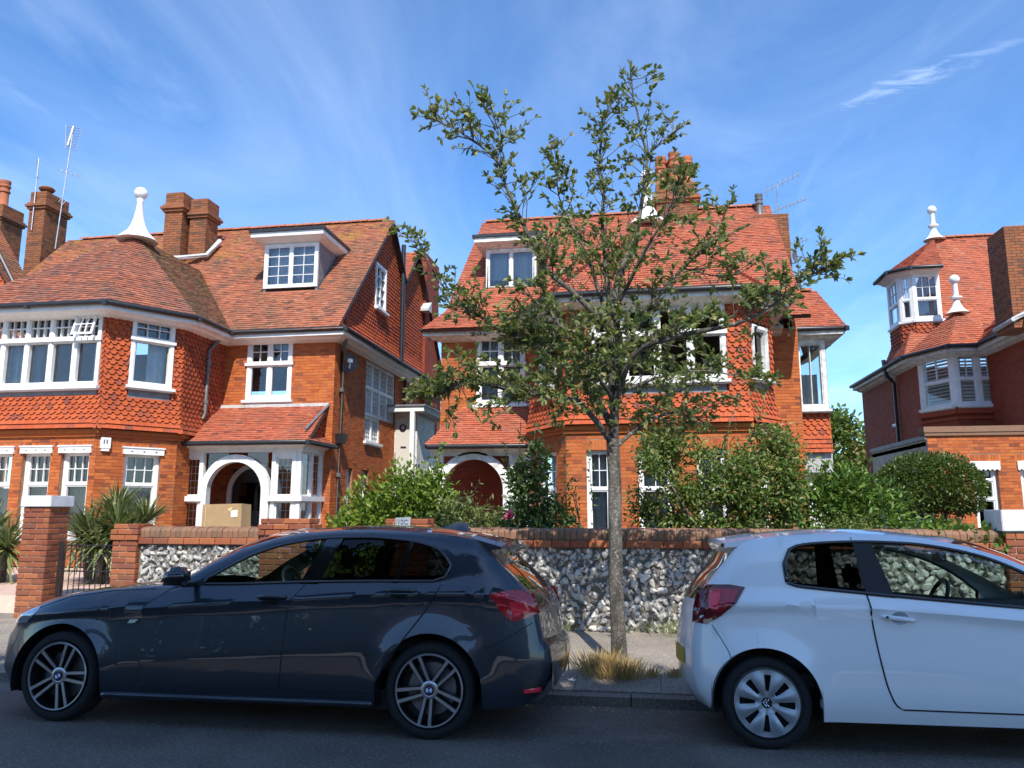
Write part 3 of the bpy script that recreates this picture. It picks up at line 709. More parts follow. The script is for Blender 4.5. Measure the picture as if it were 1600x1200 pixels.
# gable on the side wall
def gab(z):
    a = [.02 + (z - 6.05) * .955, min(5.3 - .02 + (z - 6.1) * 0, 3.85 + (10.5 - z) * .955)]
    b = [max(5.3, 6.75 - (10.45 - z) * .97), 6.75 + (10.45 - z) * .92]
    out = [tuple(a)] if a[1] > a[0] + .02 else []
    if b[1] > b[0] + .02: out.append((b[0], min(b[1], 10.7)))
    return out
gh = [(2.75, 3.75, 7.45, 8.9)]
hungwall(h, f_ss, 6.05, 10.45, gh, gab, 'tile_hung', flare=.22, zf=6.8, plain_below=6.5, name='gable_tiles')
window(h, f_ss, 2.78, 3.72, 7.5, 8.88, [(2.85, 3.65, 7.58, 8.8, 2, 4)], d=.07, dep=.12, sill_d=.16, curtain=[(2.85, 3.65, 7.6, 8.2, 'curtain')])
pth = [(-15.4, 15.2), A, B, J, C, (-7.65, 27.0)]; out = offset_path(pth, .4)
eaves(h, pth, out, 6.1)
o = out; ap = (-12.87, 17.45, 8.62)
def z6(p): return (p[0], p[1], 6.08)
tile_plane(h, [z6((-15.8, o[0][1])), z6(o[1]), ap], 'roof_bay', 'bay_roof'); tile_plane(h, [z6(o[1]), z6(o[2]), ap], 'roof_bay', 'bay_roof')
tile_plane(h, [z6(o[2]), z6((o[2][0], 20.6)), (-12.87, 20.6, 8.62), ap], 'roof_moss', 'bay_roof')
cl = MB(); cl.add([z6((-15.8, o[0][1])), ap, (-12.87, 20.6, 8.62), z6((-15.8, 20.6))], [(3, 2, 1, 0)]); cl.build('bay_roof_back', 'deck', h)
finial(h, ap[0] + .0, ap[1] + .05, ap[2] + .02, 1.12)
def sy1(z): return 18.05 + (z - 6.08) * (4.25 / 4.47)
hole = [(-10.3, sy1(7.5), 7.5), (-8.6, sy1(7.5), 7.5), (-8.6, sy1(9.1), 9.1), (-10.3, sy1(9.1), 9.1)]
tile_plane(h, [(-19.0, 18.0, 6.06), (-7.42, 18.0, 6.06), (-7.42, 22.3, 10.58), (-19.0, 22.3, 10.58)], 'roof_old', 'main_roof', holes=[hole])
m = MB(); m.quad((-19, 22.3, 10.55), (-7.45, 22.3, 10.55), (-7.45, 23.8, 9.0), (-19, 23.8, 9.0)); m.build('back_slope', 'deck', h); m = MB(); m.quad((-19, 29, 6.3), (-7.45, 29, 6.3), (-7.45, 25.2, 10.5), (-19, 25.2, 10.5)); m.build('back_roof', 'deck', h)
tile_plane(h, [(-9.5, 23.75, 9.0), (-7.45, 23.75, 9.0), (-7.45, 25.2, 10.52), (-9.5, 25.2, 10.52)], 'roof_red', 'back_roof')
ridge(h, (-18.5, 22.3, 10.6), (-7.5, 22.3, 10.6))
tile_plane(h, [(-7.22, 18.02, 6.08), (-7.22, 27, 6.08), (-7.6, 27, 6.36), (-7.6, 18.4, 6.36)], 'roof_red', 'skirt_roof')
vg = MB(); vg.tube([(-7.45, 18.35, 6.36), (-7.45, 22.3, 10.5), (-7.45, 23.75, 8.98), (-7.45, 25.2, 10.45), (-7.45, 28.8, 6.6)], .045, 6); vg.build('verge', 'black_gutter', h)
dormer(h, -10.15, -8.72, 19.38, 7.62, 8.85, sy1, grid=(2, 4), blind='curtain')
# chimneys
c_ = chimney(h, -14.2, -13.62, 20.5, 21.2, 8.2, 11.2); chimney(h, -13.5, -12.95, 20.75, 21.4, 8.4, 11.05)
fl = MB(); fl.tube([(-14.4, 20.46, 9.1), (-13.6, 20.5, 9.08), (-12.86, 20.72, 9.2), (-12.84, 21.4, 9.9)], .07, 6); fl.build('flashing', 'fillet', h)
ch = chimney(h, -20.35, -19.75, 22, 23.05, 7.5, 12.3); cowl = MB(); cowl.lathe([(.1, 0), (.1, .12), (.22, .14), (.26, .2), (.2, .26), (.05, .28)], (-20.02, 22.3, 12.3), 14); cowl.build('cowl', 'brick_chimney', ch, True, 40)
chimney(h, -8.25, -7.52, 26.4, 28.2, 4.5, 10.9, mat='brick_red', cap=False)
st_ = MB(); st_.hexa([(-7.66, 26.0, 8.6), (-7.3, 26.0, 8.6), (-7.3, 26.42, 8.6), (-7.66, 26.42, 8.6), (-7.66, 26.0, 8.68), (-7.3, 26.0, 8.68), (-7.3, 26.42, 9.0), (-7.66, 26.42, 9.0)]); st_.build('weathering', 'fillet', h)
# porch, door, lobby
porch(h, -10.95, -7.85, 17.15, 18.45, 3.08, 4.15, 1.44, .70, [(.12, .5), (2.46, 2.88)], None, zarch=1.95, verge_x=-7.78)
dr = Fr(-10.95, 18.42, -7.85, 18.42)
m = MB(); arch_frame(m, dr, 1.3, 1.95, .62, .12, 0, .06, zbot=.5); m.build('door_frame', 'white_paint', h)
m = MB(); dr.box(m, .7, 1.9, .5, 2.55, .01, .03); d_ = m.build('front_door', 'door_dark', h)
m = MB(); dr.box(m, .9, 1.7, 1.5, 2.2, .03, .034); m.build('pane', 'car_glass_dark', d_)
m = MB(); pts = [dr.p(2.02, z, .05 + .06 * math.sin((z - .9) / .6 * math.pi)) for z in np.linspace(.9, 1.5, 8)]; m.tube(pts, .02, 6); m.build('handrail', 'white_paint', h)
m = MB(); m.box(-7.65, -6.9, 23.5, 25.6, .3, 4.55); lb = m.build('side_lobby', 'white_worn', h)
m = MB(); m.box(-8.2, -6.55, 23.0, 26.0, 4.56, 4.72); m.build('canopy', 'white_render', lb)
m = MB(); m.box(-8.25, -6.5, 22.95, 26.05, 4.72, 4.77); m.build('canopy_felt', 'lead', lb)
m = MB(); m.box(-6.98, -6.84, 22.95, 23.08, .3, 4.56); m.build('post', 'white_paint', lb)
m = MB(); m.box(-7.6, -7.0, 23.46, 23.499, 2.3, 4.4); ld = m.build('lobby_door', 'door_cream', lb)
m = MB(); m.lathe([(.11, -.02), (.11, .02), (.075, .02), (.075, -.02)], (-7.35, 23.44, 4.1), 18, 'y', False); m.build('door_window', 'black_iron', ld)
m = MB(); m.box(-7.42, -7.24, 23.445, 23.459, 3.45, 3.5); m.build('letterbox', 'black_iron', ld)
# pipes and gutters
pipe(h, [(-10.62, 18.05, 6.0), (-10.62, 17.95, 5.85), (-10.68, 17.62, 5.5), (-10.68, 17.62, 3.9), (-10.7, 17.55, 3.75)], .045, 'pipe_grey', collars=[(-10.68, 17.62, 4.2), (-10.68, 17.62, 5.2)])
pipe(h, [(-7.38, 18.5, 6.0), (-7.45, 18.62, 5.8), (-7.58, 18.8, 5.6), (-7.58, 18.8, .4)], .05, 'pipe_grey', collars=[(-7.58, 18.8, 4.6), (-7.58, 18.8, 2.4)])
hp = MB(); hp.hexa([(-7.65, 18.68, 3.2), (-7.48, 18.68, 3.2), (-7.48, 18.92, 3.2), (-7.65, 18.92, 3.2), (-7.65, 18.62, 3.45), (-7.42, 18.62, 3.45), (-7.42, 18.98, 3.45), (-7.65, 18.98, 3.45)]); hp.build('hopper', 'black_gutter', h)
pipe(h, [(-7.5, 23.55, 6.3), (-7.5, 23.55, 10.2)], .075, 'black_gutter')
pipe(h, [(-7.55, 24.2, 6.0), (-7.55, 24.2, 2)], .06, 'black_gutter')
rooted(H1)
tv = thing('satellite_dish', 'dark round satellite dish under the eaves at the left house corner', 'dish', (-7.6, 19.15, 5.4))
m = MB(); m.lathe([(.02, .1), (.16, .075), (.27, .02), (.3, -.02), (.27, .0), (.02, .07)], (0, 0, 0), 20, 'y'); dd_ = m.build('dish', 'pipe_grey', tv, True, 50, ); dd_.rotation_euler = (R(-12), 0, R(28))
m = MB(); m.tube([(.03, .02, -.1), (.2, -.3, -.22), (.23, -.34, -.05)], .015, 6); m.box(.18, .28, -.39, -.3, -.07, .02); m.build('receiver_arm', 'white_paint', tv)
m = MB(); m.tube([(0, .05, 0), (-.05, .1, -.1)], .02, 6); m.build('bracket', 'pipe_grey', tv)
# alarm box on the bay
al = thing('alarm_box', 'white burglar alarm box on the brick between the ground floor windows', 'alarm box', (-11.62, 15.3, 2.95))
fa = f_ca; m = MB(); fa.box(m, .06, .26, 2.86, 3.1, .0, .08); fa.box(m, .08, .24, 2.8, 2.86, .0, .07); b_ = m.build('casing', 'white_render', al)
m = MB(); fa.box(m, .11, .135, 2.96, 3.05, .08, .084); fa.box(m, .17, .195, 2.96, 3.05, .08, .084); m.build('marking', 'ink', al)
rooted(al)

# ---------- middle house (mirrored plan)
H2 = thing('brick_house', 'orange brick house with grouped chimney pots, standing behind the street tree', 'house', (0, 19, GZ), 'red brick houses along the street')
h = H2; P0, P1, P2, P3, P4, P5 = (-4.97, 19.0), (-2.45, 19.0), (-2.45, 17.7), (-1.5, 16.3), (2.3, 16.3), (2.95, 17.2)
g_ma, g_cl, g_fr, g_cr, g_ri = Fr(*P0, *P1), Fr(-2.45, 17.7, *P3), Fr(*P3, *P4), Fr(*P4, *P5), Fr(2.95, 19.6, 4.0, 19.6)
g_sl = Fr(-2.45, 19.0, -2.45, 17.7)
brickwall(h, g_ma, GZ, 6.0, [(.94, 2.2, 4.15, 5.95)], ext=.004)
window(h, g_ma, .94, 2.2, 4.15, 5.95, casements(.94, 2.2, 4.15, 5.95, 2, 5.2, 2, 2, .1, .09), d=.02, dep=.1, sill_d=.12, curtain=[(1.0, 2.15, 4.2, 5.9, 'blind')])
tr = MB(); g_ma.box(tr, .9, 2.24, 5.16, 5.23, .02, .07); tr.build('transom', 'white_paint', h)
wl = [(.35, 1.25, .9, 2.78)]; wf = [(.42, .95, .9, 2.76), (1.5, 2.2, .9, 2.76), (2.7, 3.3, .9, 2.76)]; wr = [(.22, .85, .9, 2.76)]
for fr, hh in ((g_cl, wl), (g_fr, wf), (g_cr, wr)):
    brickwall(h, fr, GZ, 3.12, hh, soldier=[(a - .1, b + .1, d, d + .22) for a, b, c, d in hh])
    for a, b, c, d in hh: window(h, fr, a, b, c, d, sashes(a, b, c, d, 1.95, 2, 2), d=-.1, dep=.1, curtain=[(a + .05, b - .05, c, d, 'curtain')])
brickwall(h, g_sl, GZ, 6.0)
string_course(h, (g_cl, g_fr, g_cr), 3.12, 3.28)
hungwall(h, g_cl, 3.28, 6.0, [(.55, 1.35, 4.1, 5.85)], flare=FL, zf=ZF, plain_below=3.45, span=flare_span(g_cl, ZF, 3.28, FL, .2, .5))
hungwall(h, g_fr, 3.28, 6.0, [(.55, 3.38, 4.0, 5.85)], flare=FL, zf=ZF, plain_below=3.45, single=150, span=flare_span(g_fr, ZF, 3.28, FL, .5, .5))
hungwall(h, g_cr, 3.28, 6.0, [(.16, .85, 4.05, 5.4)], flare=FL, zf=ZF, plain_below=3.45, single=60, span=flare_span(g_cr, ZF, 3.28, FL, .5, .4))
window(h, g_fr, .55, 3.38, 4.2, 5.85, casements(.55, 3.38, 4.2, 5.85, 4, 5.22, 1, 1, .09, .1), d=.06, dep=.14, mat='white_worn', apron=.16, sill_d=.17)
tr = MB(); g_fr.box(tr, .52, 3.41, 5.17, 5.27, .06, .11); tr.build('transom', 'white_worn', h)
window(h, g_cl, .55, 1.35, 4.2, 5.85, casements(.55, 1.35, 4.2, 5.85, 1, 5.22, 1, 1), d=.06, dep=.14, mat='white_worn', apron=.16, sill_d=.17)
window(h, g_cr, .16, .85, 4.25, 5.4, [(.24, .77, 4.33, 5.33, 1, 1)], d=.06, dep=.14, mat='white_worn', apron=.2, sill_d=.17, curtain=[(.55, .75, 4.3, 5.3, 'curtain')])
brickwall(h, g_ri, GZ, 6.0)
brickwall(h, Fr(2.95, 17.2, 2.95, 19.6), GZ, 6.0)
# side wing with an oriel window
g_w, g_ws = Fr(3.55, 20.5, 4.85, 20.5), Fr(4.85, 20.5, 5.1, 26)
hungwall(h, g_w, 2.95, 5.95, [(.52, 1.27, 3.95, 5.85)], flare=.1, zf=3.6, plain_below=3.3)
window(h, g_w, .52, 1.27, 4.05, 5.85, [(.62, 1.17, 4.15, 5.75, 2, 1)], d=.1, dep=.2, mat='white_worn', sill_d=.2, curtain=[(.65, 1.1, 4.2, 5.0, 'curtain')])
m = MB(); m.box(3.6, 4.75, 20.7, 26, GZ, 2.95); m.build('wing_base', 'white_worn', h)
m = MB(); g_w.box(m, .1, 1.3, 2.45, 2.93, -.1, .02); m.build('wing_board', 'grey_render', h)
tile_plane(h, [(3.4, 20.05, 6.1), (5.3, 20.05, 6.1), (4.95, 21.5, 7.45), (3.4, 21.5, 7.45)], 'roof_red', 'wing_roof')
eaves(h, [(3.5, 20.5), (4.85, 20.5), (4.85, 24)], [(3.5, 20.1), (5.25, 20.1), (5.25, 24)], 6.12, fascia='white_worn')
m = MB(); m.add([(5.3, 20.05, 6.1), (5.3, 25, 6.1), (4.95, 25, 7.45), (4.95, 21.5, 7.45)], [(0, 1, 2, 3)]); m.add([(3.4, 21.5, 7.45), (4.95, 21.5, 7.45), (4.95, 25, 7.45), (3.4, 25, 7.45)], [(0, 1, 2, 3)]); m.build('wing_roof_back', 'roof_red', h)
ridge(h, (3.6, 21.5, 7.47), (4.95, 21.5, 7.47))
# eaves and roofs
pth = [(-4.97, 22), P0, P1, (-2.45, 17.7), P3, P4, P5, (2.95, 19.6), (3.6, 19.6)]; o = offset_path(pth, .4)
eaves(h, pth[1:], o[1:], 6.1, fascia='white_worn')
ap = (.4, 18.55, 8.62)
tile_plane(h, [z6(o[3]), z6(o[4]), ap], 'roof_red', 'bay_roof'); tile_plane(h, [z6(o[4]), z6(o[5]), ap], 'roof_red', 'bay_roof'); tile_plane(h, [z6(o[5]), z6(o[6]), ap], 'roof_red', 'bay_roof')
tile_plane(h, [z6(o[6]), (o[6][0], 21.3, 6.08), (.4, 21.3, 8.62), ap], 'roof_red', 'bay_roof'); tile_plane(h, [(o[3][0], 21.3, 6.08), z6(o[3]), ap, (.4, 21.3, 8.62)], 'roof_red', 'bay_roof')
finial(h, .4, 18.6, 8.66, 1.1)
def sy2(z): return 18.6 + (z - 6.08) * (4.3 / 4.47)
hole = [(-4.1, sy2(7.5), 7.5), (-2.55, sy2(7.5), 7.5), (-2.55, sy2(8.9), 8.9), (-4.1, sy2(8.9), 8.9)]
tile_plane(h, [(-5.35, 18.45, 6.06), (4.1, 18.45, 6.06), (4.1, 19.3, 6.72), (-4.95, 19.3, 6.72)], 'roof_red', 'main_roof')
tile_plane(h, [(-4.95, 19.28, 6.7), (4.1, 19.28, 6.7), (4.1, 22.9, 10.55), (-4.7, 22.9, 10.55)], 'roof_red', 'main_roof', holes=[hole])
m = MB(); m.quad((-4.7, 22.9, 10.53), (4.1, 22.9, 10.53), (4.1, 27.5, 6.1), (-4.7, 27.5, 6.1)); m.build('back_roof', 'deck', h)
ridge(h, (-4.6, 22.9, 10.57), (4.0, 22.9, 10.57))
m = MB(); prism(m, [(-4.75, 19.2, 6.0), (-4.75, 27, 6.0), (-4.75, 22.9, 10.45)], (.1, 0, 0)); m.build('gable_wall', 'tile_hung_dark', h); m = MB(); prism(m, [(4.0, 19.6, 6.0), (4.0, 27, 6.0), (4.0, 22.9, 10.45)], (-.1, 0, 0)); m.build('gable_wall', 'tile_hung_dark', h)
dormer(h, -3.95, -2.7, 20.15, 7.5, 8.62, sy2, grid=(1, 1), worn='white_worn', blind='blind')
ch = chimney(h, .75, 1.95, 22.5, 23.3, 9, 11.3)
for x, y in ((.92, 22.75), (1.32, 22.7), (1.72, 22.85), (1.12, 23.1), (1.55, 23.1)): pot(ch, x, y, 11.3, .95 if y > 22.72 else 1.05, .15)
ch = chimney(h, 3.55, 4.5, 22.3, 23.2, 7.5, 10.05, mat='brick_chimney', cap=False); m = MB(); m.box(3.58, 4.2, 22.24, 22.36, 8.15, 8.42); m.build('flashing', 'fillet', ch)
pot(ch, 3.75, 22.6, 10.05, .75, .1, 'pipe_grey')
porch(h, -4.85, -2.5, 17.85, 19.0, 2.98, 4.1, 1.0, .72, [(.02, .16), (1.95, 2.3)], None, zarch=1.98, worn='white_worn', side=False, cheek=False, hip_l=.62, verge_x=-2.5)
fp = Fr(-4.85, 18.96, -2.5, 18.96); bricks(h, fp, GZ, 2.9, mat='brick_red', name='porch_bricks')
pipe(h, [(-2.4, 18.9, 6.0), (-2.38, 18.9, 5.8), (-2.38, 17.75, 3.1), (-2.38, 17.7, .4)], .04, 'pipe_grey')
rooted(H2)

# ---------- right house
H3 = thing('brick_house', 'dark red brick house with a corner turret dormer and two slim ball finials', 'house', (9, 23, GZ), 'red brick houses along the street')
h = H3
k_s = Fr(8.4, 30.4, 8.4, 24.5); k_c = Fr(8.4, 24.5, 8.95, 23.3); k_f = Fr(8.95, 23.3, 10.15, 23.3); k_w = Fr(9.85, 23.3, 9.85, 19.9)
brickwall(h, k_s, GZ, 6.0, [(3.5, 3.8, 4.3, 5.85)], mat='brick_red')
window(h, k_s, 3.5, 3.8, 4.3, 5.85, [(3.55, 3.75, 4.4, 5.8, 1, 2)], d=-.05)
for fr in (k_c, k_f):
    hh = (.1, fr.L - .1) if fr is k_c else (.05, fr.L - .02)
    brickwall(h, fr, GZ, 4.4, mat='brick_red'); wall(h, fr, 4.4, 6.0, [(hh[0], hh[1], 4.45, 6.0)], mat='white_paint')
    n = 1 if fr is k_c else 2; w = (hh[1] - hh[0]) / n; L = []
    for i in range(n): L += sashes(hh[0] + i * w, hh[0] + (i + 1) * w, 4.45, 6.0, 5.2, 2, 2, .07, (1, 1))
    window(h, fr, hh[0], hh[1], 4.45, 6.0, L, d=.02, dep=.1, sill_d=.12)
    for i in range(14):
        sl_ = MB(); zz_ = 4.6 + i * .1; fr.box(sl_, hh[0] + .05, hh[1] - .05, zz_, zz_ + .055, -.22, -.2); sl_.build('blind_slat', 'white_paint', h)
    mb_ = MB(); fr.box(mb_, -.03, fr.L + .03, 4.2, 4.34, 0, .1); fr.box(mb_, -.06, fr.L + .06, 4.04, 4.12, 0, .06); mb_.build('bay_moulding', 'brick_red', h)
brickwall(h, k_w, GZ, 6.6, mat='brick_red'); brickwall(h, Fr(9.85, 19.9, 14, 19.9), 3.3, 6.6, mat='brick_red')
pth = [(8.4, 30.2), (8.4, 24.5), (8.95, 23.3), (9.85, 23.3), (9.85, 19.5)]; o = offset_path(pth, .38)
eaves(h, pth, o, 6.12, fascia='white_worn')
# single-storey front with parapet
k_p, k_q = Fr(6.9, 19.9, 12.5, 19.9), Fr(6.9, 24.4, 6.9, 19.9)
wp = [(.95, 1.5, .95, 2.6), (1.98, 2.5, .95, 2.6)]
brickwall(h, k_p, GZ, 3.3, wp, mat='brick_orange', soldier=[(a - .1, b + .1, d, d + .22) for a, b, c, d in wp])
wall(h, k_q, GZ, 3.2, mat='grey_render')
m = MB(); k_p.box(m, -.06, k_p.L, 3.28, 3.36, -.3, .05); k_p.box(m, -.08, k_p.L, 3.36, 3.5, -.3, .07); m.build('parapet', 'brick_coping', h)
m = MB(); k_q.box(m, 0, k_q.L, 3.2, 3.3, -.3, .06); m.build('parapet_lead', 'lead', h)
m = MB(); m.box(6.9, 12, 20, 24.4, 3.05, 3.15); m.build('flat_roof', 'lead', h)
for a, b, c, d in wp:
    window(h, k_p, a, b, c, d, [(a + .08, b - .08, c + .1, 1.75, 1, 1), (a + .08, b - .08, 1.8, 2.2, 1, 1), (a + .08, b - .08, 2.23, d - .05, 1, 1)], d=-.1, dep=.1, curtain=[(a, b, 2.05, d, 'curtain_plum')])
    m = MB(); k_p.box(m, a - .05, b + .05, 2.47, 2.66, -.05, .04)
    for i in range(7):
        u = a - .02 + (b - a + .04) * i / 6; m.lathe([(.03, -.012), (.03, .012)], k_p.p(u, 2.47, .025), 8, 'y')
    m.build('pelmet', 'white_paint', h)
# roofs
tile_plane(h, [(8.02, 26.4, 6.08), (8.02, 24.4, 6.08), (10.45, 27.8, 10.9)], 'roof_red', 'main_roof'); m = MB(); m.box(8.1, 14, 26.3, 30.3, 6.0, 6.06); m.build('flat_top', 'lead', h)
tile_plane(h, [(8.02, 24.4, 6.08), (14, 24.4, 6.08), (14, 27.8, 10.9), (10.45, 27.8, 10.9)], 'roof_red', 'main_roof')
ridge(h, (10.5, 27.8, 10.92), (14, 27.8, 10.92)); finial(h, 10.45, 27.8, 10.95, 1.05, 1)
tile_plane(h, [z6(o[1]), z6(o[2]), (9.5, 24.1, 7.4)], 'roof_red', 'bay_roof'); tile_plane(h, [z6(o[2]), (9.55, o[2][1], 6.08), (10.0, 23.6, 6.5), (9.5, 24.1, 7.4)], 'roof_red', 'bay_roof')
finial(h, 9.5, 24.08, 7.38, 1.0, 1)
tile_plane(h, [(9.44, 23.4, 6.08), (9.44, 19.4, 6.08), (12.2, 19.4, 9.0), (12.2, 23.4, 9.0)], 'roof_red', 'wing_roof')
m = MB(); prism(m, [(9.85, 19.9, 6.5), (14, 19.9, 6.5), (12.2, 19.9, 8.9)], (0, .1, 0)); m.build('gable_wall', 'tile_hung_dark', h)
ch = chimney(h, 9.14, 10.5, 20.0, 20.95, 5.9, 8.5, mat='brick_chimney', cap=False)
m = MB(); m.tube([(9.1, 20.95, 6.05), (9.12, 19.96, 6.1), (9.4, 19.95, 6.25)], .06, 6); m.build('flashing', 'fillet', ch)
# corner turret dormer
t0 = MB(); q = [(8.3, 26.3), (8.3, 25.25), (8.62, 25.0), (9.42, 25.0)]
for a, b in zip(q, q[1:]):
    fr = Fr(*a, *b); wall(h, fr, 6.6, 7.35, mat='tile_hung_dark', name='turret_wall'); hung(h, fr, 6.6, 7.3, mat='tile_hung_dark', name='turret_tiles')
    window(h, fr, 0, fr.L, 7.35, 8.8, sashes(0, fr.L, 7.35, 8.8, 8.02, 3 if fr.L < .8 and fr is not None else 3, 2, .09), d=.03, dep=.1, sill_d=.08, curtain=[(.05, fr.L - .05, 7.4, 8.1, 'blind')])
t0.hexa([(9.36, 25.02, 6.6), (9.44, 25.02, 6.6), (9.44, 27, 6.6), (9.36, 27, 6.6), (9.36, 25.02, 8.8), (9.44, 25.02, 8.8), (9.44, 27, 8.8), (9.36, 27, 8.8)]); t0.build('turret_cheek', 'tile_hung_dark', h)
oo = offset_path(q, .33); eaves(h, q, oo, 8.98, drop=.2)
z9 = lambda p: (p[0], p[1], 8.96)
tile_plane(h, [z9(oo[0]), z9(oo[1]), (10.4, 27.7, 10.86)], 'roof_red', 'turret_roof'); tile_plane(h, [z9(oo[1]), z9(oo[2]), (10.4, 27.7, 10.86)], 'roof_red', 'turret_roof')
tile_plane(h, [z9(oo[2]), z9(oo[3]), (10.4, 27.7, 10.86)], 'roof_red', 'turret_roof')
pipe(h, [(8.0, 26.2, 6.02), (8.05, 26.2, 5.8), (8.3, 26.4, 5.6), (8.3, 26.4, 3.2)], .05, 'black_gutter')
m = MB(); m.tube([(8.05, 26.3, 5.75), (8.0, 26.3, 6.35)], .07, 8); m.build('boiler_flue', 'pipe_grey', h, True, 40)
rooted(H3)

# ---------- neighbour beyond the left edge
H0 = thing('brick_house', 'neighbouring house at the left edge, only a tile-hung gable corner and chimney showing', 'house', (-24, 20, GZ), 'red brick houses along the street')
h = H0; k0 = Fr(-26, 19.2, -17.85, 19.2)
brickwall(h, k0, GZ, 6.0, mat='brick_orange')
hungwall(h, k0, 6.0, 10.2, span=lambda z: [(max(0, (z - 7.4) * 1.1), 8.15 - max(0, (z - 7.9) * .66) - .12)], mat='tile_hung')
tile_plane(h, [(-17.75, 19.0, 7.75), (-17.75, 19.9, 7.75), (-19.45, 19.9, 10.2), (-19.45, 19.0, 10.2)], 'roof_old', 'roof')
vg = MB(); vg.tube([(-17.7, 18.98, 7.86), (-19.4, 18.98, 10.5)], .05, 6); vg.build('verge', 'black_gutter', h)
tile_plane(h, [(-26, 23.0, 8.6), (-21.9, 23.0, 8.6), (-23.0, 24.5, 10.9), (-26, 24.5, 10.9)], 'roof_old', 'roof')
ch = chimney(h, -24.6, -23.35, 24.0, 25.0, 8, 12.9); pot(ch, -23.75, 24.4, 12.9, 1.1, .17)
rooted(H0)
# rooms behind the windows
shell(H1, [(-15.1, -11.0, 16.8, 20.0, (.45, 3.2)), (-15.1, -12.2, 15.45, 16.795, (.45, 3.2)), (-10.9, -7.95, 18.75, 23.0, (3.2,))]); shell(H2, [(-2.1, 2.6, 17.9, 21.5, (.45, 3.2)), (-4.7, -2.6, 19.3, 22, (3.2,))]); shell(H3, [(8.8, 12, 24.7, 27, (3.9,)), (7.2, 9.7, 20.3, 23, (.45,))])
for hh_ in (H1, H2, H3): rooted(hh_)
# ------------------------------------------------------------------ garden wall, piers, gate
t = NT('flint'); isl = t.island(); n1 = t.noise(7, 5, .7, dist=.6); n2 = t.noise(30, 4, .6)
c = t.ramp(isl, [(0, (.42, .40, .36)), (.45, (.58, .555, .5)), (.75, (.36, .345, .33)), (1, (.66, .63, .58))])
c = t.mix(t.rng(n1, .51, .58, 0, .92), c, (.06, .06, .068)); c = t.mix(t.rng(n2, .45, .75, 0, .35), c, (.24, .2, .15))
t.base(c); t.rough(.55); t.bump(n2, .6, .006); MAT['flint'] = t.m
def flint_mesh(seed):
    r = random.Random(seed); bm = bmesh.new()
    for _ in range(22):
        v = Vector((r.gauss(0, 1), r.gauss(0, 1), r.gauss(0, 1))).normalized() * r.uniform(.82, 1.0); bm.verts.new((v.x * .06, v.y * .055, v.z * .046))
    res = bmesh.ops.convex_hull(bm, input=bm.verts)
    bmesh.ops.delete(bm, geom=[v for v in bm.verts if not v.link_faces], context='VERTS')
    me = bpy.data.meshes.new('flint'); bm.to_mesh(me); bm.free(); me.materials.append(MAT['flint']); return me
FM = [flint_mesh(i) for i in range(12)]
FV = [([tuple(v.co) for v in m.vertices], [tuple(p.vertices) for p in m.polygons]) for m in FM]
def one_brick(bl=.213, bw=.1, bh=.065, bev=.006):
    m = MB(); m.box(-bl / 2 + .0, bl / 2, -bw / 2, bw / 2, -bh / 2, bh / 2); me = m.mesh('brick')
    bm = bmesh.new(); bm.from_mesh(me); bmesh.ops.bevel(bm, geom=bm.edges[:], offset=bev, segments=1, affect='EDGES'); bm.to_mesh(me); bm.free(); return me
BR, BH = one_brick(), one_brick(.1)
def pier(name, label, x0, x1, y0, y1, z0, z1, cap=None, corbel=True, group='piers of the garden wall', mat='brick_pier'):
    p = thing(name, label, 'pier', ((x0 + x1) / 2, (y0 + y1) / 2, z0), group)
    z1c = z0 + int((z1 - z0) / .075) * .075 - .004; m = MB(); m.box(x0 + .012, x1 - .012, y0 + .012, y1 - .012, z0, z1 if cap else z1c - .03); core = m.build('core', 'mortar_pier', p)
    nz = int((z1 - z0) / .075)
    for k in range(nz):
        z = z0 + .0375 + k * .075; big = corbel and k >= nz - 3 and k < nz - 1; e = .025 if big else 0
        for (a, b, fx, cx) in ((x0 - e, x1 + e, y0 - e, 0), (y0 - e, y1 + e, x1 + e, 1)):
            L = b - a; u = a; first = (k + cx) % 2
            lens = []
            while u < b - .02:
                l = .107 if (first and u == a) else .2175; l = min(l, b - u)
                if b - u - l < .05: l = b - u
                lens.append((u, l)); u += l
            for u, l in lens:
                me = BR if l > .15 else BH; s = (l - .01) / (.213 if l > .15 else .1); uc = u + l / 2
                q = rnd.uniform(-.003, .004)
                if cx == 0: link('brick', me, mat, p, loc=(uc, fx + .05 - q, z), rot=(0, rnd.uniform(-.008, .008), 0), scale=(s, 1, 1))
                else:
                    if uc - l / 2 < y0 - e + .105 and (k % 2 == 0): pass
                    link('brick', me, mat, p, loc=(fx - .05 + q, uc, z), rot=(rnd.uniform(-.008, .008), 0, R(90)), scale=(s, 1, 1))
    if cap:
        m = MB(); c0 = .03; m.box(x0 - c0, x1 + c0, y0 - c0, y1 + c0, z1, z1 + cap); me = m.mesh('cap')
        bm = bmesh.new(); bm.from_mesh(me); bmesh.ops.bevel(bm, geom=bm.edges[:], offset=.008, segments=2, affect='EDGES'); bm.to_mesh(me); bm.free(); link('cap', me, 'white_cap', p)
    rooted(p); return p
simple('white_cap', (.68, .69, .70), .75, var=.16, scale=5, bump=.3)
WY = 9.65
pier('gate_pier', 'tall brick gate pier with flat white painted cap beside the iron gate', -8.47, -8.06, 9.6, 10.0, .06, 1.56, .155, corbel=False)
pier('wall_pier', 'low brick pier where the flint wall ends at the iron gate', -7.06, -6.7, 9.6, 9.95, .06, 1.37)
pier('wall_pier', 'brick pier in front of the left house porch, rising just above the dark car', -4.93, -4.25, 9.6, 9.95, .06, 1.47)
pier('wall_pier', 'brick pier carrying the pale number plaque', -3.22, -2.66, 9.6, 9.95, .06, 1.47)
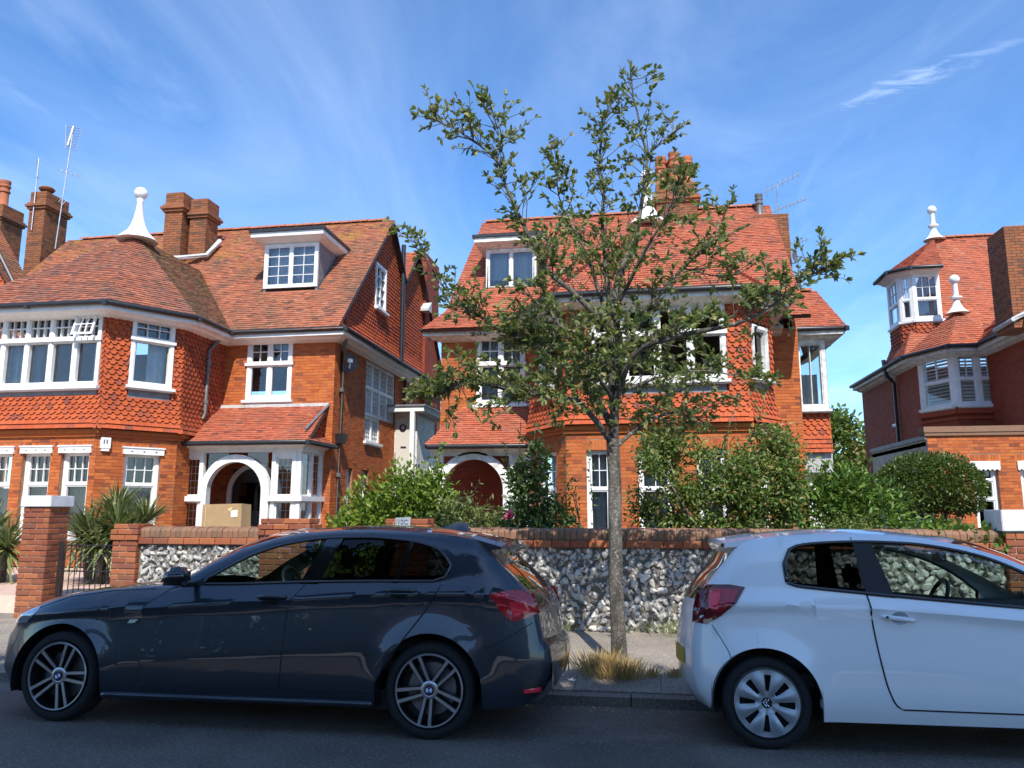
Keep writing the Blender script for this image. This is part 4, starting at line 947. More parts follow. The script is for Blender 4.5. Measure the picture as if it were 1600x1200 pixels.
pier('gate_pier', 'brick pier with white cap at the right edge behind the white car', 4.06, 4.5, 9.6, 10.0, .06, 1.28, .24, corbel=False)
ROW = one_brick(.072, .24, .11, .02)
def flint_wall(label, x0, x1, single_x, nmax):
    w = thing('garden_wall', label, 'wall', ((x0 + x1) / 2, WY, .05), 'flint garden walls')
    m = MB(); m.box(x0, x1, WY + .04, WY + .34, .02, 1.06); m.build('core', 'mortar_wall', w)
    jobs = []; z = .1; k = 0
    while z < 1.05:
        x = x0 + .05 + (.055 if k % 2 else 0)
        while x < x1 - .03:
            jobs.append((x + rnd.uniform(-.03, .03), z + rnd.uniform(-.025, .025), rnd.uniform(.72, 1.4))); x += .096
        z += .077; k += 1
    st = MB(); n = 0; rnd.shuffle(jobs)
    for x, z, s in jobs:
        z = min(z, 1.02); i = rnd.randrange(12); rot = (rnd.uniform(-.6, .6), rnd.uniform(0, 6.28), rnd.uniform(-.5, .5)); sc_ = (s * rnd.uniform(.85, 1.35), .75, s * rnd.uniform(.85, 1.2))
        loc = (x, WY + .03 + rnd.uniform(-.012, .02), z)
        if n < nmax and single_x[0] < x < single_x[1]:
            link('flint', FM[i], None, w, loc=loc, rot=rot, scale=sc_); n += 1
        else:
            M4 = Matrix.LocRotScale(Vector(loc), Matrix.Rotation(rot[2], 3, 'Z') @ Matrix.Rotation(rot[1], 3, 'Y') @ Matrix.Rotation(rot[0], 3, 'X'), Vector(sc_))
            st.add([tuple(M4 @ Vector(v)) for v in FV[i][0]], FV[i][1])
    if st.v: st.build('flint_stones', 'flint', w, kind='stuff')
    x = x0 + .11
    while x < x1 - .05:
        link('brick', BR, 'brick_coping', w, loc=(x, WY + .03 + rnd.uniform(-.004, .004), 1.105), rot=(0, rnd.uniform(-.01, .01), 0), scale=(1.02, 1.3, 1.3)); x += .226
    cm_ = MB(); cm_.box(x0, x1, WY + .02, WY + .36, 1.06, 1.2); cm_.build('coping_core', 'mortar_pier', w)
    x = x0 + .04
    # round-topped bricks on edge
    if 'r' not in _ridge:
        q = MB(); n_ = 9; prof = [(-.17, -.05)] + [(-.17 * math.cos(math.pi * j / (n_ - 1)) ** 1, .035 + .055 * math.sin(math.pi * j / (n_ - 1))) for j in range(n_)] + [(.17, -.05)]
        V = [(-.035, y, z) for y, z in prof] + [(.035, y, z) for y, z in prof]; nn = len(prof)
        q.add(V, [tuple(range(nn)), tuple(range(nn, 2 * nn))[::-1]] + [(j, j + nn, j + 1 + nn, j + 1) for j in range(nn - 1)]); _ridge['r'] = q.mesh('coping_brick')
    while x < x1 - .02:
        link('coping_brick', _ridge['r'], 'brick_coping', w, loc=(x, WY + .17 + rnd.uniform(-.006, .006), 1.205 + rnd.uniform(-.004, .004)), rot=(0, rnd.uniform(-.015, .015), 0)); x += .0755
    rooted(w); return w
flint_wall('sunlit flint wall with rounded brick coping left of the dark car', -6.7, -4.93, (-6.7, -4.95), 190)
flint_wall('long flint wall with brick coping behind the street tree and white car', -2.66, 4.06, (-2.2, 1.25), 290)
# number plaque leaning on the pier top
pq = thing('number_plaque', 'small pale grey number plaque fixed to the brick pier above the dark car', 'plaque', (-2.96, 9.56, 1.345))
m = MB(); prism(m, [(-.1, 0, .075), (.1, 0, .085), (.085, 0, -.085), (-.105, 0, -.08)], (0, -.022, 0)); m.build('slab', 'plaque', pq)
tx = bpy.data.curves.new('number', 'FONT'); tx.body = '12C'; tx.size = .085; tx.align_x = 'CENTER'; tx.align_y = 'CENTER'; tx.extrude = .002
to = bpy.data.objects.new('number', tx); me = bpy.data.meshes.new_from_object(to); bpy.data.objects.remove(to)
link('number', me, 'ink', pq, loc=(-.005, -.026, .02), rot=(R(90), 0, 0))
# wrought-iron gate
gt = thing('iron_gate', 'black wrought-iron garden gate between the white-capped pier and the flint wall', 'gate', (-7.56, 9.82, .06))
def gbar(name, pts, r): mm = MB(); mm.tube(pts, r, 6); return mm.build(name, 'black_iron', gt, True, 50)
for x in (-.46, -.42): gbar('hinge_post', [(x, 0, 0), (x, 0, 1.02)], .014)
gbar('hinge_post', [(.46, 0, 0), (.46, 0, .98)], .014)
for z in (.12, .62, .97): gbar('rail', [(-.46, 0, z), (.46, 0, z)], .011)
for i in range(10): gbar('bar', [(-.37 + i * .083, 0, .12), (-.37 + i * .083, 0, .62 if 3 < i < 7 else .97)], .007)
for sx in (-1, 1):
    for cz, r0 in ((.80, .075), (.70, .05)):
        pts = [(sx * (.09 + (r0 * (1 - .12 * a)) * math.cos(a * 1.1)), 0, cz + (r0 * (1 - .12 * a)) * math.sin(a * 1.1)) for a in np.linspace(0, 6.5, 26)]; gbar('scroll', pts, .006)
    pts = [(sx * (.3 - .2 * k), 0, .97 - .3 * math.sin(k * 1.57)) for k in np.linspace(0, 1, 10)]; gbar('scroll', pts, .007)

# ------------------------------------------------------------------ plants
def leafmat(name, stops, rough=.42, trans=.25, spec=.4):
    t = NT(name); c = t.ramp(t.island(), stops); t.base(c); t.rough(rough); t.b.inputs['Specular IOR Level'].default_value = spec
    tl = t.n('ShaderNodeBsdfTranslucent'); t.l(t.mix(.5, c, (.28, .36, .04)), tl.inputs[0]); ms = t.n('ShaderNodeMixShader'); ms.inputs[0].default_value = trans
    t.l(t.b.outputs[0], ms.inputs[1]); t.l(tl.outputs[0], ms.inputs[2]); t.l(ms.outputs[0], t.out.inputs[0]); MAT[name] = t.m
leafmat('leaf_tree', [(0, (0.062, 0.100, 0.030)), (.3, (0.125, 0.175, 0.053)), (.65, (0.200, 0.237, 0.081)), (.88, (0.312, 0.312, 0.131)), (1, (0.375, 0.275, 0.125))], rough=.45, trans=.4)
leafmat('leaf_bright', [(0, (0.088, 0.163, 0.019)), (.5, (0.150, 0.237, 0.027)), (1, (0.237, 0.312, 0.050))])
leafmat('leaf_pale', [(0, (0.112, 0.163, 0.044)), (.5, (0.200, 0.250, 0.075)), (.9, (0.300, 0.338, 0.125)), (1, (0.375, 0.312, 0.125))])
leafmat('leaf_dark', [(0, (0.027, 0.060, 0.021)), (.6, (0.053, 0.105, 0.030)), (1, (0.105, 0.165, 0.045))])
leafmat('leaf_mid', [(0, (0.052, 0.098, 0.023)), (.4, (0.115, 0.190, 0.040)), (.75, (0.184, 0.253, 0.057)), (.92, (0.299, 0.287, 0.092)), (.97, (0.391, 0.196, 0.069)), (1, (0.460, 0.345, 0.184))], trans=.32)
leafmat('leaf_laurel', [(0, (0.047, 0.108, 0.019)), (.5, (0.088, 0.176, 0.027)), (1, (0.189, 0.270, 0.054))], rough=.35)
leafmat('leaf_yucca', [(0, (0.091, 0.130, 0.046)), (.5, (0.156, 0.195, 0.078)), (.85, (0.260, 0.286, 0.117)), (1, (0.416, 0.377, 0.169))], rough=.4, trans=.12)
leafmat('leaf_round', [(0, (.03, .06, .012)), (.5, (.06, .105, .02)), (.85, (.11, .16, .035)), (1, (.2, .24, .06))], rough=.35)
leafmat('grass_dry', [(0, (0.375, 0.237, 0.088)), (.5, (0.525, 0.362, 0.150)), (1, (0.650, 0.500, 0.250))], rough=.8)
leafmat('leaf_shade', [(0, (.03, .06, .015)), (1, (.06, .1, .025))])
t = NT('bark'); n1 = t.noise(9, 6, .65, stretch=(1, 1, .35)); n2 = t.noise(45, 4, .6)
n3 = t.noise(5.5, 4, .6, stretch=(1, 1, .5)); t.base(t.mix(t.rng(n3, .5, .62, 0, .75), t.mix(t.rng(n2, .52, .64, 0, .75), t.ramp(n1, [(.3, (.035, .03, .025)), (.5, (.085, .072, .058)), (.68, (.16, .145, .12))]), (.3, .29, .25)), (.032, .029, .024))); t.rough(.9); t.bump(n1, .8, .02); MAT['bark'] = t.m
nr = np.random.default_rng(5)
def unit(a): return a / np.maximum(1e-9, np.linalg.norm(a, axis=1, keepdims=True))
def leaves(name, mat, P, D, L, W, parent=None, droop=.0, **props):
    """P base points, D directions, L lengths, W widths: folded six-point leaves in one foliage mesh"""
    n = len(P); D = unit(D); U = unit(np.cross(D, nr.normal(size=(n, 3)))); N = np.cross(U, D)
    up = N[:, 2] < 0; U[up] *= -1; N[up] *= -1
    L = L[:, None]; W = W[:, None]; f = W * .16
    V = np.stack([P, P + D * L * .3 + U * W * .42 + N * f, P + D * L * .68 + U * W * .4 + N * f - np.array([0, 0, 1]) * L * droop * .4, P + D * L - np.array([0, 0, 1]) * L * droop, P + D * L * .68 - U * W * .4 + N * f - np.array([0, 0, 1]) * L * droop * .4, P + D * L * .3 - U * W * .42 + N * f], 1).reshape(-1, 3)
    b = np.arange(n)[:, None] * 6; F = np.stack([b + [0, 1, 2, 3], b + [0, 3, 4, 5]], 1).reshape(-1, 4)
    me = bpy.data.meshes.new(name); me.vertices.add(len(V)); me.vertices.foreach_set('co', V.astype(np.float32).ravel())
    me.loops.add(F.size); me.loops.foreach_set('vertex_index', F.astype(np.int32).ravel()); me.polygons.add(len(F)); me.polygons.foreach_set('loop_start', np.arange(0, F.size, 4, dtype=np.int32)); me.update(calc_edges=True); me.validate()
    return link(name, me, mat, parent, **props)
def cloud(lobes, n, shell_=.45, jit=.16):
    vol = np.array([l[3] * l[4] * l[5] for l in lobes]) ** .67; k = nr.choice(len(lobes), n, p=vol / vol.sum()); Lb = np.array(lobes)[k]
    d = unit(nr.normal(size=(n, 3))); r = (shell_ + (1 - shell_) * nr.random(n)) ** .8; r *= 1 + jit * nr.normal(size=n)
    return Lb[:, :3] + d * Lb[:, 3:6] * r[:, None], d
def shrub(name, label, mat, lobes, n, L, W, loc, cat='shrub', stems=6, rand=.8, upb=.35, shell_=.4, droop=.1, sprigs=(), group='front garden shrubs', jit=.16):
    s = thing(name, label, cat, loc, group); P, d = cloud(lobes, n, shell_, jit)
    keep = P[:, 2] > loc[2]; P, d = P[keep], d[keep]; n = len(P)
    D = d + nr.normal(size=(n, 3)) * rand + np.array([0, -.1, upb])
    if sprigs:
        Ps, Ds = [], []
        for (a, b, m_) in sprigs:
            a, b = np.array(a), np.array(b)
            for i in range(m_):
                q = a + (b - a) * (i / m_); Ps.append(q + nr.normal(size=3) * .02); Ds.append(nr.normal(size=3) * .8 + (b - a) / np.linalg.norm(b - a) * .6)
        P = np.vstack([P, Ps]); D = np.vstack([D, Ds]); n = len(P)
    leaves('foliage', mat, P, D, L * nr.uniform(.65, 1.25, n), W * nr.uniform(.7, 1.2, n), s, droop, kind='stuff')
    for i in range(stems):
        l = lobes[i % len(lobes)]; m = MB(); e = Vector((l[0] + rnd.uniform(-.5, .5) * l[3], l[1] + rnd.uniform(-.4, .4) * l[4], l[2] + l[5] * .5)); b0 = Vector((loc[0] + rnd.uniform(-.25, .25), loc[1] + rnd.uniform(-.15, .15), loc[2]))
        m.tube([b0, b0.lerp(e, .5) + Vector((rnd.uniform(-.08, .08), 0, .05)), e], [.022, .016, .006], 6); m.build('stem', 'bark', s, True)
    for (a, b, m_) in sprigs:
        m = MB(); m.tube([a, b], [.008, .003], 5); m.build('stem', 'bark', s, True)
    rooted(s); return s
shrub('laurel_shrub', 'bright green leafy shrub rising behind the plaque pier', 'leaf_bright', [(-3.95, 11.6, 1.15, .62, .5, .75), (-3.3, 11.5, 1.25, .55, .5, .8), (-3.62, 11.4, 1.6, .36, .3, .65), (-3.2, 11.5, 1.55, .5, .35, .6), (-4.2, 11.5, 1.35, .4, .35, .6), (-4.5, 11.4, .95, .42, .4, .5), (-3.05, 11.4, 1.7, .22, .25, .5)], 6500, .11, .05, (-3.6, 11.5, GZ - .05), sprigs=[((-3.05, 11.4, 2.0), (-2.95, 11.4, 2.55), 26), ((-3.75, 11.5, 1.9), (-3.72, 11.45, 2.32), 16)])
shrub('pale_shrub', 'pale variegated bush between the plaque pier and the dark rose bush', 'leaf_pale', [(-2.55, 11.2, 1.1, .5, .45, .6), (-2.05, 11.1, 1.05, .42, .4, .5), (-2.75, 11.3, 1.35, .3, .3, .4)], 5200, .08, .03, (-2.3, 11.2, GZ - .05), sprigs=[((-2.5, 11.2, 1.6), (-2.3, 11.15, 1.95), 12)])
rs = shrub('rose_bush', 'tall dark green rose bush with one pink bloom left of the brick bay', 'leaf_dark', [(-1.68, 11.0, 1.2, .34, .35, .45), (-1.5, 11.0, 1.65, .34, .28, .32), (-1.68, 11.0, 1.95, .2, .2, .25), (-1.42, 11.0, 2.2, .17, .2, .32), (-1.2, 11.0, 1.35, .3, .25, .28), (-1.35, 11, 1.05, .3, .3, .35)], 3400, .09, .045, (-1.5, 11.0, GZ - .05), sprigs=[((-1.85, 11, 1.9), (-1.9, 11, 2.45), 18), ((-1.5, 11, 2.3), (-1.45, 11, 2.75), 18), ((-1.2, 11, 1.4), (-.95, 11, 1.95), 16)])
fl_ = thing('rose_bloom', 'single pink rose bloom at the top of the garden wall', 'flower', (-1.78, 10.6, 1.44))
P = nr.normal(size=(40, 3)) * .015; leaves('petals', 'pink_petal', P, unit(nr.normal(size=(40, 3))) + [0, -.3, .3], np.full(40, .06), np.full(40, .05), fl_, kind='stuff')
m = MB(); m.tube([(.02, .05, -1.1), (0, .02, -.5), (0, 0, 0)], .006, 5); m.build('stem', 'leaf_dark', fl_)
shrub('climbing_rose', 'thin climbing stems with sparse leaves against the brick bay, left of the trunk', 'leaf_mid', [(-.95, 11.2, 1.5, .12, .1, .5)], 90, .075, .03, (-.85, 11.2, GZ - .05), 'climber', 2, sprigs=[((-1.0, 11.2, .6), (-1.08, 11.25, 2.75), 60), ((-.6, 11.2, .6), (-.72, 11.2, 2.5), 54), ((-.95, 11.2, 1.3), (-.6, 11.2, 1.15), 22)])
fr2 = random.Random(3); flobes = [(.05 + 2.1 * fr2.random(), 11.6 + fr2.uniform(-.35, .3), fr2.uniform(.7, 2.45), fr2.uniform(.2, .42), .28, fr2.uniform(.2, .42)) for _ in range(40)] + [(1.9, 11.6, 2.45, .35, .3, .3), (.5, 11.6, 2.5, .4, .3, .3)]
shrub('feathery_shrub', 'big loose shrub with fine leaves filling the front of the middle house bay', 'leaf_mid', flobes, 19000, .085, .036, (1.0, 11.6, GZ - .05), stems=22, rand=1.1, shell_=.1, jit=.25, sprigs=[((x, 11.5, z), (x + fr2.uniform(-.25, .3), 11.5, z + fr2.uniform(.35, .7)), 20) for x, z in [(.0, 2.2), (.35, 2.5), (.8, 2.5), (1.2, 2.4), (1.6, 2.5), (1.9, 2.5), (2.1, 2.2), (2.0, 1.8), (2.2, 1.5), (-.05, 1.6)]])
shrub('laurel_shrub', 'glossy laurel between the loose shrub and the round clipped bush', 'leaf_laurel', [(2.75, 12.5, 1.35, .55, .5, .75), (3.4, 12.4, 1.3, .6, .5, .7), (3.05, 12.4, 1.75, .4, .4, .5)], 5200, .13, .045, (3.0, 12.5, GZ - .05))
shrub('round_bush', 'clipped round-topped evergreen bush on bare stems before the right house', 'leaf_round', [(4.25, 13.0, 1.88, .5, .45, .52), (4.75, 13.0, 1.9, .46, .45, .5), (3.98, 13.0, 1.8, .32, .4, .42), (5.0, 13.0, 1.82, .28, .4, .4), (4.5, 13, 1.95, .5, .45, .46)], 13000, .055, .03, (4.45, 13.0, GZ - .05), stems=9, upb=.6, shell_=.7, jit=.035)
shrub('box_hedge', 'low finely clipped dome hedge just above the white car roof', 'leaf_mid', [(2.75, 10.9, 1.05, .48, .35, .38)], 3600, .028, .014, (2.75, 10.9, GZ - .05), 'hedge', 2, shell_=.75)
shrub('ivy', 'trailing ivy spilling over the wall beside the right white-capped pier', 'leaf_laurel', [(3.5, 9.95, 1.2, .35, .25, .2), (3.95, 9.8, 1.08, .25, .25, .22), (3.75, 9.9, 1.15, .3, .25, .2)], 1100, .09, .06, (3.7, 10.0, GZ - .05), 'ivy', 2)
shrub('far_tree', 'distant rounded tree seen in the gap between the middle and right houses', 'leaf_mid', [(10.0, 40, 4.5, 1.3, 1.2, 1.9), (9.6, 40, 5.5, .8, .8, .9), (10.4, 40, 3.2, 1.5, 1.2, 1.6)], 3800, .3, .16, (10, 40, GZ - .1), 'tree', 5, group='trees')
def yucca(label, heads, loc, n=170, L=.8):
    s = thing('yucca', label, 'yucca', loc, 'spiky yuccas by the drive')
    for (x, y, z, k) in heads:
        m = MB()
        for i in range(int(n * k)):
            az = rnd.uniform(0, 6.283); el = R(rnd.triangular(-55, 88, 35)); l = L * k * rnd.uniform(.7, 1.1); w = .019 * rnd.uniform(.8, 1.3); pts = []
            d = Vector((math.cos(az) * math.cos(el), math.sin(az) * math.cos(el), math.sin(el))); sd = d.cross(Vector((0, 0, 1))).normalized()
            for q in (0, .3, .65, 1): pts.append(Vector((x, y, z)) + d * l * q - Vector((0, 0, 1)) * (q ** 2.2) * l * (.16 if el > 0 else .3))
            ws = [w * .6, w, w * .8, .002]
            for j in range(3): m.add([pts[j] - sd * ws[j], pts[j] + sd * ws[j], pts[j + 1] + sd * ws[j + 1], pts[j + 1] - sd * ws[j + 1]], [(0, 1, 2, 3)])
        m.build('leaf_rosette', 'leaf_yucca', s, kind='stuff')
        st2 = MB(); st2.tube([(loc[0] + (x - loc[0]) * .4, loc[1], loc[2]), (x, y, z)], [.07, .05], 8); st2.build('stem', 'bark', s, True)
    rooted(s); return s
yucca('big spiky yucca clump behind the iron gate and white-capped pier', [(-9.25, 12.0, 1.1, .95), (-8.75, 12.0, 1.15, 1.0), (-9.0, 12.3, 1.3, 1.0), (-8.6, 12.2, 1.0, .9), (-8.95, 11.8, .9, .9), (-9.5, 12.2, 1.0, .9), (-8.5, 12.4, 1.3, .9), (-9.15, 12.5, 1.5, .9)], (-9.0, 12.0, GZ - .05))
yucca('spiky yucca at the left edge behind the brick gate pier', [(-11.1, 12.0, 1.0, 1.0), (-10.75, 11.9, .85, .9), (-11.4, 12.2, 1.1, 1.0)], (-11.0, 12.0, GZ - .05))
# weeds and dry grass
def tuft(name, label, mat, spots, n, h, cat, loc, spread=.16):
    s = thing(name, label, cat, loc); P = []; D = []; L = []
    for (x, y, z, k) in spots:
        for _ in range(int(n * k)):
            a = nr.normal(size=2) * spread * k; P.append((x + a[0], y + a[1], z)); D.append((a[0] * 2.2 + nr.normal() * .22, a[1] * 2.2 + nr.normal() * .22, 1)); L.append(h * k * nr.uniform(.4, 1.15))
    P, D, L = np.array(P), np.array(D), np.array(L); leaves('blades', mat, P, D, L, np.full(len(P), .006), s, .12, kind='stuff'); rooted(s); return s
tuft('dry_grass', 'tuft of straw-coloured dry grass at the foot of the street tree', 'grass_dry', [(-.38, 7.55, .0, .8), (-.28, 7.4, .0, .75), (-.14, 7.4, .0, .6), (.08, 7.5, .0, .32), (.28, 7.55, .0, .3), (-.42, 7.7, .0, .6)], 420, .34, 'grass', (-.3, 7.45, 0), .12)
tuft('weeds', 'green and straw weeds along the foot of the flint wall behind the trunk', 'leaf_pale', [(-1.4, 9.55, .08, .7), (-.95, 9.55, .08, .6), (.35, 9.5, .08, 1), (.62, 9.5, .08, .9), (-.3, 9.55, .08, .5)], 130, .24, 'weeds', (-.2, 9.55, .08), .12)

# ------------------------------------------------------------------ the street tree
TY = 7.85
tree = thing('street_tree', 'slender young street tree with grey trunk and airy crown between the two cars', 'tree', (-.23, TY, .03), 'trees')
limbs = [  # (points (x, dy, z), start radius, end radius)
    ([(-.23, 0, 0), (-.235, 0, .4), (-.25, .02, .9), (-.24, .03, 1.75), (-.25, .02, 2.2)], .076, .064),
    ([(-.25, .02, 2.15), (-.23, 0, 2.43), (-.25, -.05, 3.06), (-.2, -.05, 3.64), (-.13, -.02, 3.95), (.01, .05, 4.29), (.09, .1, 4.64), (.17, .12, 5.05), (.17, .15, 5.36), (.06, .12, 5.95), (.03, .1, 6.36)], .07, .006),
    ([(.17, .15, 5.28), (.36, .1, 5.45), (.56, .12, 5.6)], .012, .004),
    ([(-.24, -.05, 3.3), (-.27, .1, 3.9), (-.32, .25, 4.6), (-.31, .3, 4.92), (-.34, .35, 5.35), (-.3, .3, 5.78), (-.16, .35, 6.0)], .042, .004),
    ([(-.25, -.05, 3.3), (-.6, -.2, 3.69), (-.87, -.3, 3.92), (-1.08, -.35, 4.35), (-1.25, -.4, 4.73), (-1.39, -.4, 5.11), (-1.72, -.45, 5.4), (-2.14, -.5, 5.64)], .045, .005),
    ([(-1.39, -.4, 5.11), (-1.39, -.3, 5.52), (-1.52, -.25, 5.9)], .014, .004),
    ([(-.24, 0, 2.3), (-.48, .15, 2.73), (-.78, .3, 3.08), (-1.08, .35, 3.26), (-1.56, .3, 3.52), (-2.06, .2, 3.9), (-2.42, .15, 4.55)], .055, .005),
    ([(-.25, .02, 2.15), (-.58, -.35, 2.54), (-1.08, -.6, 2.6), (-1.56, -.7, 2.69), (-1.95, -.75, 2.55)], .045, .005),
    ([(-.23, 0, 2.9), (-.05, .2, 3.3), (.16, .3, 3.62), (.53, .4, 4.09), (.87, .4, 4.38), (1.04, .45, 4.8)], .045, .005),
    ([(-.23, 0, 2.5), (-.02, -.3, 3.0), (.44, -.5, 3.14), (.95, -.55, 3.22), (1.32, -.5, 3.42), (1.62, -.45, 3.66), (1.88, -.4, 3.8)], .05, .005),
    ([(-.24, .02, 2.1), (.09, .3, 2.39), (.41, .5, 2.52), (.72, .6, 2.42)], .035, .006),
    ([(-.25, 0, 3.4), (-.45, .3, 4.1), (-.6, .45, 4.54), (-.79, .5, 4.92), (-.88, .5, 5.5)], .035, .004),
    ([(-.2, -.05, 3.5), (.1, -.4, 4.0), (.35, -.6, 4.35), (.5, -.7, 4.75)], .03, .004),
    ([(-.3, .1, 2.9), (-.55, .6, 3.2), (-.9, .9, 3.4), (-1.3, 1.0, 3.45)], .032, .005),
    ([(-.15, .1, 2.7), (.3, .7, 2.95), (.8, 1.0, 3.05), (1.3, 1.1, 2.95)], .032, .005),
    ([(-.25, -.1, 2.6), (-.45, -.6, 2.9), (-.7, -.9, 3.2), (-1.0, -1.0, 3.5)], .03, .004),
    ([(.53, .4, 4.09), (1.0, .5, 4.0), (1.35, .5, 4.15)], .015, .004)]
LP, LD = [], []
def leaf_run(a, b, k, spread=.75):
    ax = (b - a); ln = ax.length; ax = ax.normalized()
    for i in range(k):
        q = a.lerp(b, rnd.uniform(.1, 1.0)); r = Vector((rnd.gauss(0, 1), rnd.gauss(0, 1), rnd.gauss(0, .8))).normalized()
        LP.append(q); LD.append(ax * .5 + r * spread + Vector((0, 0, .25)))
    for _ in range(3): LP.append(b); LD.append(ax + Vector((rnd.gauss(0, .5), rnd.gauss(0, .5), rnd.gauss(0, .4))))
def smooth_path(pts, n):
    P = [Vector(p) for p in pts]; out = []
    for i in range(len(P) - 1):
        p0, p1, p2, p3 = P[max(0, i - 1)], P[i], P[i + 1], P[min(len(P) - 1, i + 2)]
        for j in range(n):
            t_ = j / n; out.append(.5 * ((2 * p1) + (p2 - p0) * t_ + (2 * p0 - 5 * p1 + 4 * p2 - p3) * t_ ** 2 + (3 * p1 - p0 - 3 * p2 + p3) * t_ ** 3))
    out.append(P[-1]); return out
tw = MB()
for li, (pts, r0, r1) in enumerate(limbs):
    pts = [(x, TY + dy, z + .03) for x, dy, z in pts]; path = smooth_path(pts, 4); n = len(path)
    path = [p + Vector((rnd.uniform(-.008, .008), rnd.uniform(-.008, .008), 0)) * (1 if li else .4) for p in path]
    if li: r0 *= .78
    rs_ = [r0 + (r1 - r0) * (i / (n - 1)) ** .8 for i in range(n)]
    if li == 0: rs_ = [r * (1 + .25 * math.exp(-i / 1.2)) for i, r in enumerate(rs_)]
    m = MB(); m.tube(path, rs_, 12 if r0 > .06 else 8); m.build('trunk' if li == 0 else 'branch', 'bark', tree, True)
    if li == 0: continue
    L = sum((path[i + 1] - path[i]).length for i in range(n - 1)); k = int(L / .045 * {4: 1.3, 6: 1.7, 7: 1.6, 9: 1.35, 13: 1.3}.get(li, 1))
    for s in range(k):
        f = rnd.uniform(.12, 1); i = min(n - 2, int(f * (n - 1))); b = path[i].copy(); ax = (path[i + 1] - path[i]).normalized()
        d = (ax * .7 + Vector((rnd.gauss(0, .8), rnd.gauss(0, .8), rnd.gauss(.25, .5)))).normalized(); ln = rnd.uniform(.14, .58) * (1.1 - .5 * f)
        low = b.z < 3.6
        mid = b + d * ln * .5 + Vector((rnd.gauss(0, .025), rnd.gauss(0, .025), .02)); e = b + d * ln + Vector((0, 0, .03))
        tw.tube([b, mid, e], [.0055, .004, .002], 4, False)
        leaf_run(mid, e, rnd.randint(5, 9) + (4 if low else 0))
        if rnd.random() < (.75 if low else .4):
            e2 = mid + (d + Vector((rnd.gauss(0, .7), rnd.gauss(0, .7), rnd.gauss(.1, .5)))).normalized() * ln * .8; tw.tube([mid, e2], [.004, .002], 4, False); leaf_run(mid, e2, rnd.randint(4, 7) + (3 if low else 0))
    leaf_run(path[-3], path[-1], 8)
# dense lower crown
for c0, rr, k in (((-.95, TY - .1, 2.62), .5, 30), ((-.55, TY - .1, 2.9), .45, 34), ((-.7, TY + .2, 3.3), .45, 26), ((.2, TY - .1, 2.65), .42, 26), ((.75, TY + .2, 2.75), .45, 22), ((-1.5, TY, 2.75), .4, 16), ((-.1, TY + .4, 3.1), .5, 24), ((1.2, TY - .2, 3.15), .4, 14), ((-.2, TY, 4.2), .5, 14), ((.5, TY, 3.9), .45, 14)):
    for _ in range(int(k * .5)):
        a = Vector(c0) + Vector((rnd.gauss(0, rr * .55), rnd.gauss(0, rr * .6), rnd.gauss(0, rr * .45))); d = Vector((rnd.gauss(0, 1), rnd.gauss(0, 1), rnd.gauss(.2, .6))).normalized(); e = a + d * rnd.uniform(.15, .35)
        tw.tube([a, e], [.004, .002], 4, False); leaf_run(a, e, rnd.randint(5, 9))
tw.build('twigs', 'bark', tree, True, kind='stuff')
n = len(LP); leaves('crown', 'leaf_tree', np.array([tuple(p) for p in LP]), np.array([tuple(p) for p in LD]), nr.triangular(.035, .07, .112, n), nr.uniform(.022, .048, n), tree, .12, kind='stuff')
rooted(tree)
# tall trees on the near side of the road: their crowns shade the road and the parked cars
for x, y, z, rx, ry, rz, n, lab in ((-8.9, -3.6, 8.5, 4.4, 3.3, 3.1, 26000, 'leftmost tall leafy tree on the near pavement behind the viewer'), (-1.9, -3.5, 8.4, 4.6, 3.3, 3.1, 32000, 'middle tall leafy tree on the near pavement behind the viewer'), (5.6, -3.4, 8.6, 4.6, 3.3, 3.1, 34000, 'rightmost tall leafy tree on the near pavement behind the viewer')):
    s = thing('shade_tree', lab, 'tree', (x, y, 0), 'trees')
    lob = [(x + rx * (-.78 + 1.56 * k / 5) + rnd.uniform(-.3, .3), y + ry * dy_ + rnd.uniform(-.2, .2), z + rz * dz_ * (1 - .5 * abs(-1 + 2 * k / 5)) + rnd.uniform(-.2, .2), rx * .3, ry * .6, rz * .6) for k in range(6) for dy_, dz_ in ((-.35, .3), (.3, -.1), (0, .35))]
    P, d = cloud(lob, n, .3); leaves('crown', 'leaf_shade', P, d + nr.normal(size=(n, 3)) * .8, nr.uniform(.22, .42, n), nr.uniform(.14, .26, n), s, .1, kind='stuff')
    m = MB(); m.tube([(x, y, 0), (x + .1, y, 2.5), (x, y + .1, 5.5), (x, y, 9)], [.3, .24, .19, .08], 12); m.build('trunk', 'bark', s, True)
    for l in lob[:7]:
        m = MB(); m.tube([(x, y, 5.2 + rnd.uniform(0, 2)), ((x + l[0]) / 2, (y + l[1]) / 2, (5.5 + l[2]) / 2 + .6), (l[0], l[1], l[2])], [.12, .08, .03], 7); m.build('branch', 'bark', s, True)
    rooted(s)
